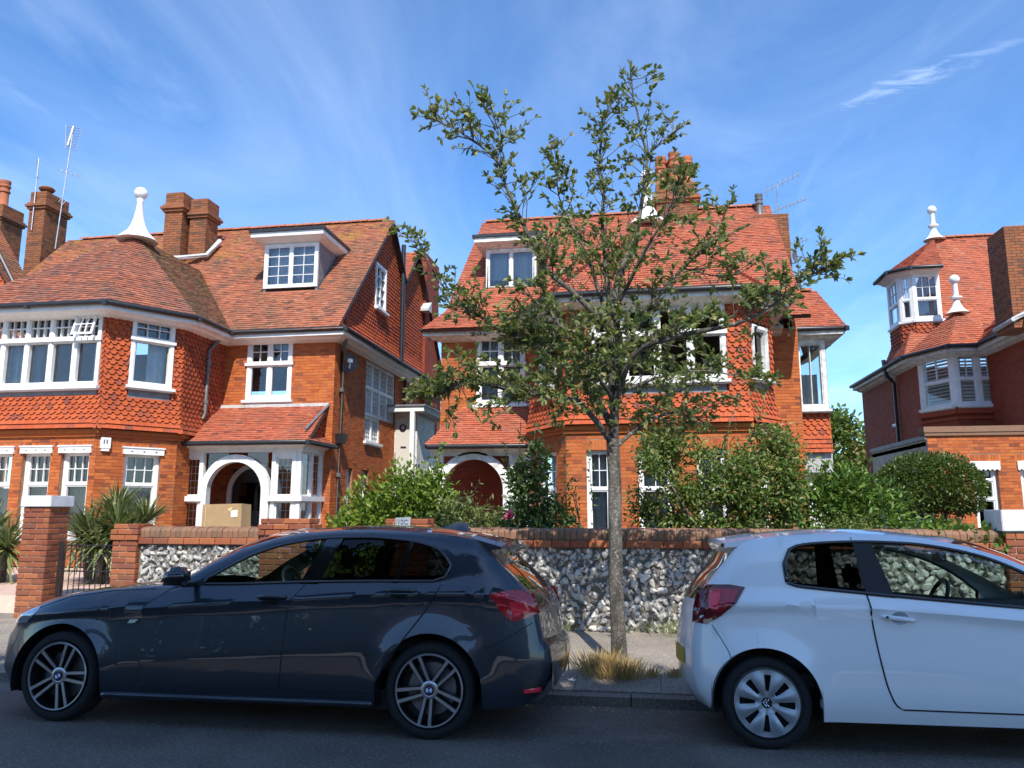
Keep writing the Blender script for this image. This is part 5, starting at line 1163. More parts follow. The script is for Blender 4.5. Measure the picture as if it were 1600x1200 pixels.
# ------------------------------------------------------------------ cars
def paint(name, c, metal=0, rough=.32, flake=0):
    t = NT(name); t.base(c); t.rough(rough); t.b.inputs['Metallic'].default_value = metal; t.b.inputs['Coat Weight'].default_value = 1; t.b.inputs['Coat Roughness'].default_value = .02; t.b.inputs['Coat IOR'].default_value = 1.5
    if flake:
        t.base(t.mix(t.rng(t.noise(900, 2), .3, .7), tuple(x * .75 for x in c), tuple(x * 1.3 for x in c)))
    t.bump(t.noise(2.2, 2), .012, .05); MAT[name] = t.m
paint('paint_grey', (.010, .0165, .027), .15, .3, 1); paint('paint_white', (.85, .855, .85), 0, .35)
simple('tyre', (.012, .012, .013), .85, var=.2, bump=.3); simple('trim_black', (.010, .010, .011), .42, var=.1); simple('gloss_black', (.006, .006, .007), .08, var=.0, coat=1)
simple('alloy', (.52, .53, .55), .28, .9, var=.06); simple('alloy_dark', (.02, .02, .022), .35, .5); simple('cover_silver', (.42, .44, .46), .38, .6, var=.06)
simple('seat_dark', (.025, .026, .028), .8, var=.15); simple('brake', (.25, .24, .23), .45, .8); simple('badge_blue', (.02, .09, .32), .25, coat=1); simple('badge_white', (.75, .76, .78), .25, coat=1); simple('plate_yellow', (.62, .42, .03), .5, var=.05)
simple('chrome', (.75, .76, .78), .12, 1.0, var=.02); simple('dash_grey', (.18, .19, .19), .7)
t = NT('lamp_red'); t.base((.42, .008, .016)); t.rough(.1); t.b.inputs['Coat Weight'].default_value = 1; t.b.inputs['Coat Roughness'].default_value = .02; MAT['lamp_red'] = t.m
t = NT('lamp_red_bright'); t.base((.85, .03, .05)); t.rough(.15); t.b.inputs['Coat Weight'].default_value = 1; MAT['lamp_red_bright'] = t.m
t = NT('lamp_dark'); t.base((.14, .006, .01)); t.rough(.08); t.b.inputs['Coat Weight'].default_value = 1; MAT['lamp_dark'] = t.m
t = NT('lamp_clear'); t.base((.55, .58, .6)); t.rough(.08); t.b.inputs['Metallic'].default_value = .6; t.b.inputs['Coat Weight'].default_value = 1; MAT['lamp_clear'] = t.m
def interp(tab):
    xs = np.array([a for a, b in tab], float); ys = np.array([b for a, b in tab], float)
    # monotone-ish smooth interpolation (cubic Hermite with limited slopes)
    h_ = np.diff(xs); d_ = np.diff(ys) / h_; m_ = np.zeros(len(xs)); m_[0], m_[-1] = d_[0], d_[-1]
    for i in range(1, len(xs) - 1): m_[i] = 0 if d_[i - 1] * d_[i] <= 0 else 2 / (1 / d_[i - 1] + 1 / d_[i])
    def f(x):
        x = min(max(x, xs[0]), xs[-1]); i = min(len(h_) - 1, max(0, int(np.searchsorted(xs, x) - 1))); t = (x - xs[i]) / h_[i]
        return float((2 * t ** 3 - 3 * t ** 2 + 1) * ys[i] + (t ** 3 - 2 * t ** 2 + t) * h_[i] * m_[i] + (-2 * t ** 3 + 3 * t ** 2) * ys[i + 1] + (t ** 3 - t ** 2) * h_[i] * m_[i + 1])
    return f
class Car:
    """body from a side outline: side skins are reliefs y = inset(x, z); hood, roof and ends span between the two sides"""
    def __init__(s, root, width, outline, belt, wheels, arch_r, sill, crease, plan, wb, wt, tumble, crown, bulge, paintm):
        s.root, s.W, s.ol, s.belt, s.wheels, s.ar, s.sill, s.crease, s.plan = root, width, outline, belt, wheels, arch_r, sill, crease, plan
        s.wb, s.wt, s.tumble, s.crown, s.bulge, s.paint = wb, wt, tumble, crown, bulge, paintm
        P = np.array(outline, float); seg = np.linalg.norm(np.diff(P, axis=0), axis=1); s.cum = np.concatenate([[0], np.cumsum(seg)]); s.P = P
        s.x0, s.x1 = P[:, 0].min(), P[:, 0].max()
        # top height as a function of x (upper envelope)
        xs = np.linspace(s.x0, s.x1, 700); tz = np.full(700, -1.); bz = np.full(700, 9.)
        for (a, b), (c, d) in zip(P, P[1:]):
            lo, hi = min(a, c), max(a, c)
            for i in np.nonzero((xs >= lo - 1e-6) & (xs <= hi + 1e-6))[0]:
                z = max(b, d) if hi - lo < 1e-6 else b + (d - b) * (xs[i] - a) / (c - a); tz[i] = max(tz[i], z); bz[i] = min(bz[i], z)
        s.xs, s.tz, s.bz = xs, tz, bz
        s.poly = P
    def top(s, x): return float(np.interp(x, s.xs, s.tz))
    def bot(s, x):
        z = s.sill(x); lowo = float(np.interp(x, s.xs, s.bz))
        if lowo < s.top(x) - .02 and (x < s.x0 + .4 or x > s.x1 - .4): z = max(z, lowo)
        for wx, wz in s.wheels:
            if abs(x - wx) < s.ar: z = max(z, wz + math.sqrt(s.ar ** 2 - (x - wx) ** 2))
        return min(z, s.top(x) - .01)
    def edge(s, x, z):
        p = np.array([x, z]); A = s.P[:-1]; B = s.P[1:]; AB = B - A; t = np.clip(((p - A) * AB).sum(1) / np.maximum(1e-9, (AB ** 2).sum(1)), 0, 1)
        return float(np.sqrt((((A + AB * t[:, None]) - p) ** 2).sum(1)).min())
    def inset(s, x, z):
        i = s.plan(x, z); zb = s.belt(x)
        if z > zb: i += (z - zb) * s.tumble
        zc = s.crease(x); i += max(0, min(z, zb) - zc) * .8
        u = (zc - z)
        if u > 0: i += .022 * min(1, u / .05) ** 1.5 - .026 * min(1, max(0, (u - .06)) / .3) + .05 * max(0, (.36 - z) / .2) ** 2
        for wx, wz in s.wheels:
            d = math.hypot(x - wx, z - wz) - s.ar
            if -.02 < d < .16: i -= .016 * (1 - d / .16) ** 2
        e = s.edge(x, z); r = .075
        if e < r: i += r * (1 - math.sqrt(max(0, 1 - (1 - e / r) ** 2))) * .85
        return max(-.01, i)
    def p(s, x, z, off=0, far=False):
        i = s.inset(x, z) - off; return (x, s.W - i if far else i, z)
    def build_sides(s, x_dlo, skip_far=False):
        n = int((s.x1 - s.x0) / .026); xs = set(np.linspace(s.x0 + .0008, s.x1 - .0008, n)) | set(s.x0 + .001 + .09 * (k / 22) ** 2 for k in range(23)) | set(s.x1 - .001 - .09 * (k / 22) ** 2 for k in range(23))
        for wx, wz in s.wheels:
            for k in range(-11, 12): xs.add(wx + s.ar * math.sin(k / 11 * math.pi / 2))
            xs.add(wx - s.ar - .003); xs.add(wx + s.ar + .003)
        xs = sorted(x for x in xs if s.x0 < x < s.x1); N1, N2, N3, N4 = 15, 3, 5, 4
        for far in (False, True):
            mb = MB(); cols = []
            for x in xs:
                zt = s.top(x); zb = min(s.belt(x), zt - .004); z0 = min(s.bot(x), zb - .004); q0 = min(max(s.wb(x), zb + .002), zt - .003); q1 = min(max(s.wt(x), q0 + .0005), zt - .002)
                zz = list(np.linspace(z0, zb, N1)) + list(np.linspace(zb, q0, N2)[1:]) + list(np.linspace(q0, q1, N3)[1:]) + list(np.linspace(q1, zt, N4)[1:])
                cols.append([s.p(x, z, 0, far) for z in zz])
            m = len(cols[0]); base = 0
            for c in cols: mb.v += c
            for i in range(len(cols) - 1):
                xm = (xs[i] + xs[i + 1]) / 2
                for j in range(m - 1):
                    if N1 + N2 - 2 <= j < N1 + N2 + N3 - 3 and x_dlo[0] < xm < x_dlo[1]: continue
                    q = (i * m + j, (i + 1) * m + j, (i + 1) * m + j + 1, i * m + j + 1); mb.f.append(q if not far else q[::-1])
            # arch lip and sill return
            rim = [c[0] for c in cols]; k = len(mb.v); dy = -.10 if far else .10
            mb.v += [(a, b + dy, c) for a, b, c in rim]
            for i in range(len(rim) - 1): q = (i * m, k + i, k + i + 1, (i + 1) * m); mb.f.append(q if not far else q[::-1])
            mb.build('body_side', s.paint, s.root, True, 50)
    def over(s, a0, a1, name, mat, n=None, nt=14, off=0, tr=(-1, 1)):
        """surface between the two sides along the outline, arc length a0..a1"""
        n = n or max(4, int((a1 - a0) / .05)); mb = MB()
        for i in range(n + 1):
            a = a0 + (a1 - a0) * i / n; x = float(np.interp(a, s.cum, s.P[:, 0])); z = float(np.interp(a, s.cum, s.P[:, 1]))
            y0 = s.inset(x, z) ; w = s.W / 2 - y0; cr, bu = s.crown(x, z), s.bulge(x, z)
            for j in range(nt + 1):
                t = tr[0] + (tr[1] - tr[0]) * j / nt; k = 1 - abs(t) ** 2.4; mb.v.append((x + bu * k, s.W / 2 + t * w, z + cr * k + off))
        for i in range(n):
            for j in range(nt):
                q = i * (nt + 1) + j; mb.f.append((q, q + nt + 1, q + nt + 2, q + 1)[::-1])
        return mb.build(name, mat, s.root, True, 60)
    def at(s, x, hint=None):
        """arc length where the outline passes x (first or last crossing)"""
        c = [s.cum[i] + (x - a) / (b - a) * (s.cum[i + 1] - s.cum[i]) for i, (a, b) in enumerate(zip(s.P[:-1, 0], s.P[1:, 0])) if min(a, b) <= x <= max(a, b) and a != b]
        return c[0] if hint != 'last' else c[-1]
    def patch(s, poly, name, mat, off=.004, far=False, rings=5, parent=None, thick=.01, cx=None, both=False):
        """polygon on the side skin, following its curve"""
        P = []
        for (a, b), (c, d) in zip(poly, poly[1:] + poly[:1]):
            k = max(1, int(math.hypot(c - a, d - b) / .04))
            for i in range(k): P.append((a + (c - a) * i / k, b + (d - b) * i / k))
        cx = cx or (sum(a for a, b in P) / len(P), sum(b for a, b in P) / len(P)); n = len(P); mb = MB()
        for r in range(rings, 0, -1): mb.v += [s.p(cx[0] + (a - cx[0]) * r / rings, cx[1] + (b - cx[1]) * r / rings, off, far) for a, b in P]
        mb.v.append(s.p(*cx, off, far)); k0 = len(mb.v); mb.v += [s.p(a, b, off - thick, far) for a, b in P]
        area = sum(a * d - c * b for (a, b), (c, d) in zip(P, P[1:] + P[:1])); fl = (area > 0) == (not far)
        def F(q): mb.f.append(q if fl else q[::-1])
        for r in range(rings - 1):
            for i in range(n): F((r * n + i, r * n + (i + 1) % n, (r + 1) * n + (i + 1) % n, (r + 1) * n + i))
        for i in range(n): F(((rings - 1) * n + i, (rings - 1) * n + (i + 1) % n, rings * n)); F((k0 + i, k0 + (i + 1) % n, (i + 1) % n, i))
        return mb.build(name, mat, parent or s.root, True, 55)
    def grid(s, xl, xr, zl, zh, name, mat, off=.004, far=False, nx=22, nz=14, thick=.012, parent=None):
        """panel between two edge curves xl(z), xr(z) and zl(x), zh(x)"""
        mb = MB(); V = []
        for j in range(nz + 1):
            for i in range(nx + 1):
                u, v = i / nx, j / nz; x = xl(.5) + (xr(.5) - xl(.5)) * u
                for _ in range(4): z = zl(x) + (zh(x) - zl(x)) * v; x = xl(z) + (xr(z) - xl(z)) * u
                V.append((x, z))
        mb.v += [s.p(x, z, off, far) for x, z in V]
        for j in range(nz):
            for i in range(nx):
                q = j * (nx + 1) + i; q = (q, q + 1, q + nx + 2, q + nx + 1); mb.f.append(q if not far else q[::-1])
        bd = [i for i in range(nx + 1)] + [j * (nx + 1) + nx for j in range(1, nz + 1)] + [nz * (nx + 1) + i for i in range(nx - 1, -1, -1)] + [j * (nx + 1) for j in range(nz - 1, 0, -1)]
        k = len(mb.v); mb.v += [s.p(*V[b], off - thick, far) for b in bd]; n = len(bd)
        for i in range(n): q = (bd[(i + 1) % n], bd[i], k + i, k + (i + 1) % n); mb.f.append(q if not far else q[::-1])
        return mb.build(name, mat, parent or s.root, True, 50)
    def line(s, pts, r, name, mat, off=.002, far=False, parent=None, closed=False):
        P = []
        Q = pts + pts[:1] if closed else pts
        for (a, b), (c, d) in zip(Q, Q[1:]):
            k = max(1, int(math.hypot(c - a, d - b) / .03))
            for i in range(k): P.append(s.p(a + (c - a) * i / k, b + (d - b) * i / k, off, far))
        P.append(s.p(*Q[-1], off, far)); mb = MB(); mb.tube(P, r, 6); return mb.build(name, mat, parent or s.root, True)
def torus_tyre(mb, R0, r_in, w, y):
    h_ = w / 2
    mb.lathe([(r_in, y - h_ * .8), (r_in + .02, y - h_), (R0 - .035, y - h_ * 1.02), (R0 - .012, y - h_ * .9), (R0, y - h_ * .7), (R0, y + h_ * .7), (R0 - .012, y + h_ * .9), (R0 - .035, y + h_ * 1.02), (r_in + .02, y + h_), (r_in, y + h_ * .8)], (0, 0, 0), 56, 'y', False)
def wheel(root, x, y, z, R0, rr, w, kind, near=True, ang=0):
    wh = bpy.data.objects.new('wheel', None); col.objects.link(wh); wh.parent = root; wh.location = (x, y, z); wh.rotation_euler = (0, ang, 0 if near else math.pi)
    m = MB(); torus_tyre(m, R0, rr, w, w / 2); m.build('tyre', 'tyre', wh, True, 40)
    m = MB(); m.lathe([(rr + .004, .006), (rr + .006, .0), (rr - .004, -.002), (rr - .012, .01), (rr - .02, w * .55), (.06, w * .6)], (0, 0, 0), 56, 'y', False)
    rm = m.build('rim', 'alloy_dark' if kind == 'bmw' else 'trim_black', wh, True, 40)
    if kind == 'bmw':
        m = MB(); m.lathe([(rr - .001, -.001), (rr - .004, -.004), (rr - .012, -.003), (rr - .013, .006)], (0, 0, 0), 56, 'y', False); m.build('rim_edge', 'alloy', rm, True, 50)
        m = MB(); m.lathe([(rr * .72, w * .42), (rr * .72, w * .48), (.05, w * .48)], (0, 0, 0), 40, 'y', False); m.build('brake_disc', 'brake', wh, True, 40)
        hub = MB(); hub.lathe([(.062, .03), (.060, .016), (.046, .010), (.038, .012)], (0, 0, 0), 30, 'y'); hub.build('hub', 'alloy', wh, True, 40)
        for k in range(5):
            a = R(90 + 72 * k)
            for sgn in (-1, 1):
                a0, a1 = a + sgn * .42, a + sgn * .165; r0, r1 = .05, rr - .008
                p0 = Vector((math.cos(a0) * r0, .016, math.sin(a0) * r0)); p1 = Vector((math.cos(a1) * r1, .003, math.sin(a1) * r1)); d = (p1 - p0).normalized(); sd = Vector((-d.z, 0, d.x)); sp = MB(); dk = MB()
                w0, w1 = .0085, .011
                A = [p0 - sd * w0, p0 + sd * w0, p1 + sd * w1, p1 - sd * w1]; sp.add(A + [q + Vector((0, .006, 0)) for q in A], [(0, 1, 2, 3)[::-1], (0, 1, 5, 4), (1, 2, 6, 5), (2, 3, 7, 6), (3, 0, 4, 7)]); s1 = sp.build('spoke', 'alloy', wh)
                B_ = [q + Vector((0, .006, 0)) + (sd * .006 * sg) for q, sg in zip(A, (-1, 1, 1, -1))]; dk.add(B_ + [q + Vector((0, .05, 0)) for q in B_], [(0, 1, 2, 3)[::-1], (0, 1, 5, 4), (1, 2, 6, 5), (2, 3, 7, 6), (3, 0, 4, 7)]); dk.build('spoke_back', 'alloy_dark', s1)
        b = MB(); b.lathe([(.035, .009), (.034, .0065), (.001, .006)], (0, 0, 0), 28, 'y'); bd = b.build('badge', 'gloss_black', wh, True, 40)
        for k in range(4):
            q = MB(); c = [(0, .0048, 0)] + [(.022 * math.cos(R(90 * k + 90 * j / 8)), .0048, .022 * math.sin(R(90 * k + 90 * j / 8))) for j in range(9)]; q.add(c, [tuple(range(10))[::-1]]); q.build('badge_quarter', 'badge_blue' if k % 2 else 'badge_white', bd)
    else:
        m = MB(); N = 96; prof = [(.034, .012), (.055, .010), (.075, .004), (rr * .52, -.004), (rr * .82, -.004), (rr * .93, .002), (rr * 1.0, .0), (rr * 1.03, .012)]
        for r_, y_ in prof:
            for j in range(N):
                t_ = 2 * math.pi * j / N; wav = .007 * math.cos(8 * t_) if .06 < r_ < rr * .9 else 0; m.v.append((r_ * math.cos(t_), y_ + wav, r_ * math.sin(t_)))
        for i in range(len(prof) - 1):
            for j in range(N):
                sl = abs(((j + .5) % 12) - 6) if False else min((j + .5) % 12, 12 - (j + .5) % 12)
                if i in (3,) and sl < 2.0 or (i == 2 and sl < 1.6): continue
                m.f.append((i * N + j, i * N + (j + 1) % N, (i + 1) * N + (j + 1) % N, (i + 1) * N + j)[::-1])
        m.f.append(tuple(range(N))); m.build('wheel_cover', 'cover_silver', wh, True, 50)
        for dx in (0, .017):
            q = MB(); q.tube([(.012 - dx, .006, .022), (-.008 - dx, .004, 0), (.012 - dx, .006, -.022)], .0045, 6); q.build('badge_chevron', 'chrome', wh)
        b = MB(); b.lathe([(.034, .0115), (.033, .010), (.001, .0095)], (0, 0, 0), 24, 'y'); b.build('badge', 'trim_black', wh, True, 40)
    return wh
def well(m, wx, wz, r, ys, far):
    n = 30; A = [R(-18) + (math.pi + R(36)) * i / n for i in range(n + 1)]
    for a, b in zip(A, A[1:]):
        p = [(wx + r * math.cos(t_), y_, wz + r * math.sin(t_)) for t_ in (a, b) for y_ in ys]
        m.quad(p[0], p[1], p[3], p[2]); yb = ys[1] if not far else ys[0]; m.add([(wx, yb, wz), (wx + r * math.cos(a), yb, wz + r * math.sin(a)), (wx + r * math.cos(b), yb, wz + r * math.sin(b))], [(0, 1, 2)])
def seat(root, x, y, z, h=.62, back=.14):
    m = MB(); m.hexa([(x - .28, y - .22, z), (x + .25, y - .22, z - .02), (x + .25, y + .22, z - .02), (x - .28, y + .22, z), (x - .3, y - .24, z + .16), (x + .25, y - .24, z + .12), (x + .25, y + .24, z + .12), (x - .3, y + .24, z + .16)])
    m.hexa([(x + .16, y - .23, z + .1), (x + .3, y - .21, z + .1), (x + .3, y + .21, z + .1), (x + .16, y + .23, z + .1), (x + .16 + back, y - .21, z + h), (x + .26 + back, y - .19, z + h), (x + .26 + back, y + .19, z + h), (x + .16 + back, y + .21, z + h)])
    m.hexa([(x + .19 + back, y - .13, z + h + .03), (x + .27 + back, y - .12, z + h + .03), (x + .27 + back, y + .12, z + h + .03), (x + .19 + back, y + .13, z + h + .03), (x + .22 + back, y - .12, z + h + .2), (x + .29 + back, y - .11, z + h + .2), (x + .29 + back, y + .11, z + h + .2), (x + .22 + back, y + .12, z + h + .2)])
    me = m.mesh('seat'); bm = bmesh.new(); bm.from_mesh(me); bmesh.ops.bevel(bm, geom=bm.edges[:], offset=.035, segments=3, affect='EDGES'); bm.to_mesh(me); bm.free(); me.polygons.foreach_set('use_smooth', [True] * len(me.polygons))
    return link('seat', me, 'seat_dark', root, kind='stuff')
def steer(root, c, r, tilt):
    m = MB(); m.tube([(0, r * math.cos(a), r * math.sin(a)) for a in np.linspace(0, 2 * math.pi, 29)[:-1]], .016, 8, closed=True); m.tube([(0, -r, 0), (.01, 0, 0), (0, r, 0)], .018, 6); m.tube([(0.01, 0, 0), (0, 0, -r)], .018, 6); m.lathe([(.06, -.02), (.05, .03)], (0, 0, 0), 12)
    o = m.build('steering_wheel', 'trim_black', root, True, 40); o.location = c; o.rotation_euler = (0, tilt, 0); return o

# ---------- dark grey hatchback; local x along the street, y away from the kerbside viewer
X0 = -5.03
bm_ = thing('parked_car', 'dark blue-grey five-door hatchback parked facing left, with twin-spoke alloy wheels', 'car', (0, 5.25, 0), 'cars parked along the kerb', (R(-3.5), 0, 0))
ol = [(-4.84, .22), (-4.93, .30), (-4.96, .42), (-4.96, .55), (-4.93, .63), (-4.86, .70), (-4.76, .765), (-4.62, .82), (-4.46, .865), (-4.28, .90), (-4.02, .935), (-3.75, .958), (-3.52, .975), (-3.40, 1.03), (-3.24, 1.135), (-3.02, 1.245), (-2.76, 1.325), (-2.52, 1.368), (-2.25, 1.388), (-2.0, 1.392), (-1.7, 1.382), (-1.45, 1.362), (-1.25, 1.335), (-1.16, 1.315), (-1.10, 1.255), (-1.0, 1.17), (-.88, 1.06), (-.80, .98), (-.755, .93), (-.715, .84), (-.695, .74), (-.675, .65), (-.635, .60), (-.62, .5), (-.635, .40), (-.675, .30), (-.74, .24)]
belt = interp([(-5.1, .75), (-4.2, .86), (-3.5, .955), (-3.0, .972), (-2.4, .995), (-1.9, 1.01), (-1.3, 1.02), (-1.0, 1.0), (-.8, .95), (-.5, .9)])
crease = interp([(-5.1, .70), (-4.4, .76), (-3.95, .80), (-3.6, .82), (-2.5, .895), (-1.9, .935), (-1.3, .955), (-1.0, .955), (-.8, .90), (-.5, .85)])
sill = interp([(-5.1, .20), (-4.75, .185), (-3.9, .175), (-1.8, .195), (-1.05, .21), (-.75, .24), (-.5, .32)])
def plan_b(x, z):
    i = .012
    if x < -4.05: i += .30 * ((-4.05 - x) / .95) ** 2.3
    if x > -1.15: i += .24 * ((x + 1.15) / .58) ** 2.2
    if z > 1.0: i += .0
    return i
wbf = interp([(-3.5, .985), (-3.2, .985), (-2.4, 1.012), (-1.9, 1.025), (-1.44, 1.032), (-1.36, 1.06), (-1.3, 1.12), (-1.2, 1.2)])
wtf = interp([(-3.5, .986), (-3.3, .99), (-3.18, 1.03), (-3.08, 1.09), (-2.86, 1.205), (-2.61, 1.283), (-2.31, 1.325), (-2.02, 1.334), (-1.7, 1.315), (-1.54, 1.287), (-1.42, 1.245), (-1.35, 1.18), (-1.31, 1.13), (-1.2, 1.21)])
def crown_b(x, z):
    if -3.45 < x < -1.1 and z > .99: return .055 * min(1, (z - .99) / .3)
    if x <= -3.45 and z > .6: return .045
    return .0
def bulge_b(x, z):
    if x < -4.4: return -.14 * min(1, (-4.4 - x) / .3) - .0
    if x > -1.18 : return .055 * min(1, (x + 1.18) / .25) if z < 1.2 else .07
    if x < -2.5 and x > -3.5 and z > .98: return -.16
    return 0
B1 = Car(bm_, 1.74, ol, belt, [(-4.26, .315), (-1.44, .315)], .372, sill, crease, plan_b, wbf, wtf, .42, crown_b, bulge_b, 'paint_grey')
B1.build_sides((-3.2, -1.325))
aH0, aH1, aW1, aR1, aG1 = B1.at(-4.8), B1.at(-3.5), B1.at(-2.6), B1.at(-1.18), B1.at(-.8)
aFb = B1.cum[5]; aT = B1.cum[31]
B1.over(0, aFb, 'front_bumper', 'paint_grey'); B1.over(aFb, aH1, 'bonnet', 'paint_grey'); B1.over(aH1, aW1, 'windscreen', 'car_glass'); B1.over(aW1, aR1, 'roof', 'paint_grey', n=26)
B1.over(aR1, aG1, 'rear_window', 'car_glass_dark', tr=(-.93, .93), off=.003); B1.over(aR1, aG1, 'tailgate_frame', 'paint_grey', tr=(-1, -.9), nt=3); B1.over(aR1, aG1, 'tailgate_frame', 'paint_grey', tr=(.9, 1), nt=3)
B1.over(aG1, aT, 'tailgate', 'paint_grey'); B1.over(aT, B1.cum[-1], 'rear_bumper', 'paint_grey')
# side glass, pillars, trim
def side_glass(C_, x0, x1, name, mat, lean=0, far=False, off=-.008):
    C_.grid(lambda z: x0 + lean * (z - 1.0), lambda z: x1 + lean * (z - 1.0), lambda x: C_.wb(x) - .004, lambda x: C_.wt(x) + .004, name, mat, off=off, far=far, nx=16, nz=6, thick=.002)
for far in (False, True):
    side_glass(B1, -3.2, -2.36, 'front_door_glass', 'car_glass', 0, far); side_glass(B1, -2.36, -1.66, 'rear_door_glass', 'car_glass_dark', 0, far); side_glass(B1, -1.66, -1.325, 'quarter_glass', 'car_glass_dark', 0, far)
    B1.patch([(-2.445, 1.0), (-2.30, 1.0), (-2.175, 1.335), (-2.30, 1.335)], 'door_pillar', 'gloss_black', .004, far, 4); B1.patch([(-1.735, 1.015), (-1.70, 1.015), (-1.62, 1.315), (-1.655, 1.315)], 'glass_divider', 'gloss_black', .003, far, 3)
    fr_ = [(x, wbf(x)) for x in np.linspace(-3.2, -1.36, 26)] + [(x, wtf(x)) for x in np.linspace(-1.325, -3.2, 34)]
    B1.line(fr_, .011, 'window_trim', 'gloss_black', .0, far, closed=True)
    # door panels
    xa = interp([(.2, -3.585), (.6, -3.60), (.78, -3.63), (.9, -3.52), (1.0, -3.36)]); xb = interp([(.2, -2.51), (.85, -2.49), (.93, -2.44), (1.02, -2.37)]); xc = interp([(.2, -1.86), (.38, -1.80), (.6, -1.655), (.9, -1.435), (1.02, -1.37)])
    low = lambda x: .285 + .02 * (x + 3.6) / 2; hi = lambda x: belt(x) - .004
    d1 = B1.grid(lambda z: xa(z) + .006, lambda z: xb(z) - .005, low, hi, 'front_door', 'paint_grey', .0045, far, 26, 20); d2 = B1.grid(lambda z: xb(z) + .005, lambda z: xc(z) - .006, lambda x: .30 + max(0, x + 1.9) * .7, hi, 'rear_door', 'paint_grey', .0045, far, 22, 20)
    for (f_, nm) in ((xa, 0), (xb, 1), (xc, 2)):
        B1.line([(f_(z), z) for z in np.linspace(.30 if nm < 2 else .36, .985, 22)], .0055, 'door_gap', 'trim_black', -.001, far)
    B1.line([(x, low(x) - .004) for x in np.linspace(-3.58, -1.86, 20)], .005, 'door_gap', 'trim_black', -.001, far)
    for dd, hx in ((d1, -2.62), (d2, -1.665)):
        hz_ = crease(hx) + .02; pts = [B1.p(hx + k * .115, hz_ + .004 * math.cos(k * 1.5), .028 * math.cos(k * 1.35) ** .5 if abs(k) < 1 else 0, far) for k in np.linspace(-1, 1, 11)]; m = MB(); m.tube(pts, [.010, .014, .0155, .016, .016, .016, .016, .016, .0155, .014, .010], 8); m.build('door_handle', 'paint_grey', dd, True)
        B1.patch([(hx - .07, hz_ - .022), (hx + .06, hz_ - .022), (hx + .05, hz_ - .05), (hx, hz_ - .058), (hx - .06, hz_ - .045)], 'handle_recess', 'alloy_dark', .0052, far, 3, dd)
    # side skirt and lamp
    B1.line([(x, .205 + .01 * (x + 3.9) / 2) for x in np.linspace(-3.87, -1.83, 20)], .022, 'side_skirt', 'paint_grey', .004, far)
    B1.patch([(-1.035, .955), (-.86, .985), (-.745, .955), (-.70, .83), (-.775, .795), (-.88, .77), (-.95, .83)], 'tail_lamp', 'lamp_red', .006, far, 5)
    B1.patch([(-.90, .90), (-.78, .91), (-.755, .84), (-.87, .80)], 'tail_lamp_element', 'lamp_red_bright', .0095, far, 3); B1.patch([(-1.0, .945), (-.9, .955), (-.9, .94), (-.98, .93)], 'tail_lamp_element', 'lamp_red_bright', .0095, far, 2)
    B1.patch([(-4.82, .735), (-4.62, .80), (-4.55, .80), (-4.56, .74), (-4.66, .68), (-4.84, .66)], 'headlamp', 'lamp_clear', .006, far, 4)
    B1.patch([(-.86, .33), (-.80, .385), (-.69, .40), (-.68, .33), (-.72, .285), (-.83, .28)], 'bumper_vent', 'trim_black', .006, far, 4); B1.patch([(-.80, .335), (-.69, .345), (-.69, .315), (-.79, .31)], 'reflector', 'lamp_red_bright', .012, far, 3)
    B1.line([(-1.06, .60), (-.95, .645), (-.85, .70), (-.75, .76)], .003, 'bumper_gap', 'trim_black', .0, far)
    for wx in (-4.26, -1.44):
        m = MB(); ys = (.02, .32) if not far else (1.42, 1.72); well(m, wx, .315, .371, ys, far); m.build('wheel_well', 'trim_black', bm_, True, 40)
    mm = MB(); hx, hz_ = -3.3, 1.0; yy = -.11 if not far else 1.85
    mm.hexa([(hx - .09, yy - .1 if not far else yy + .1, hz_ - .02), (hx + .07, yy - .1 if not far else yy + .1, hz_ - .01), (hx + .09, yy + .08 if not far else yy - .08, hz_ - .02), (hx - .05, yy + .08 if not far else yy - .08, hz_ - .03), (hx - .05, yy - .08 if not far else yy + .08, hz_ + .1), (hx + .06, yy - .08 if not far else yy + .08, hz_ + .12), (hx + .09, yy + .08 if not far else yy - .08, hz_ + .11), (hx - .02, yy + .08 if not far else yy - .08, hz_ + .09)])
    me = mm.mesh('door_mirror'); q = bmesh.new(); q.from_mesh(me); bmesh.ops.bevel(q, geom=q.edges[:], offset=.03, segments=3, affect='EDGES'); bmesh.ops.recalc_face_normals(q, faces=q.faces); q.to_mesh(me); q.free(); me.polygons.foreach_set('use_smooth', [True] * len(me.polygons))
    mo = link('door_mirror', me, 'gloss_black', bm_); m = MB(); a = B1.p(-3.27, .985, 0, far); m.tube([a, (-3.28, yy + (.06 if not far else -.06), .985)], .022, 8); m.build('mirror_stalk', 'trim_black', mo)
B1.patch([(-3.72, .725), (-3.655, .73), (-3.675, .705), (-3.735, .70)], 'wing_emblem', 'chrome', .004)
B1.line([(-4.55, .79), (-4.3, .875), (-3.95, .925), (-3.6, .945)], .003, 'bonnet_gap', 'trim_black', 0)
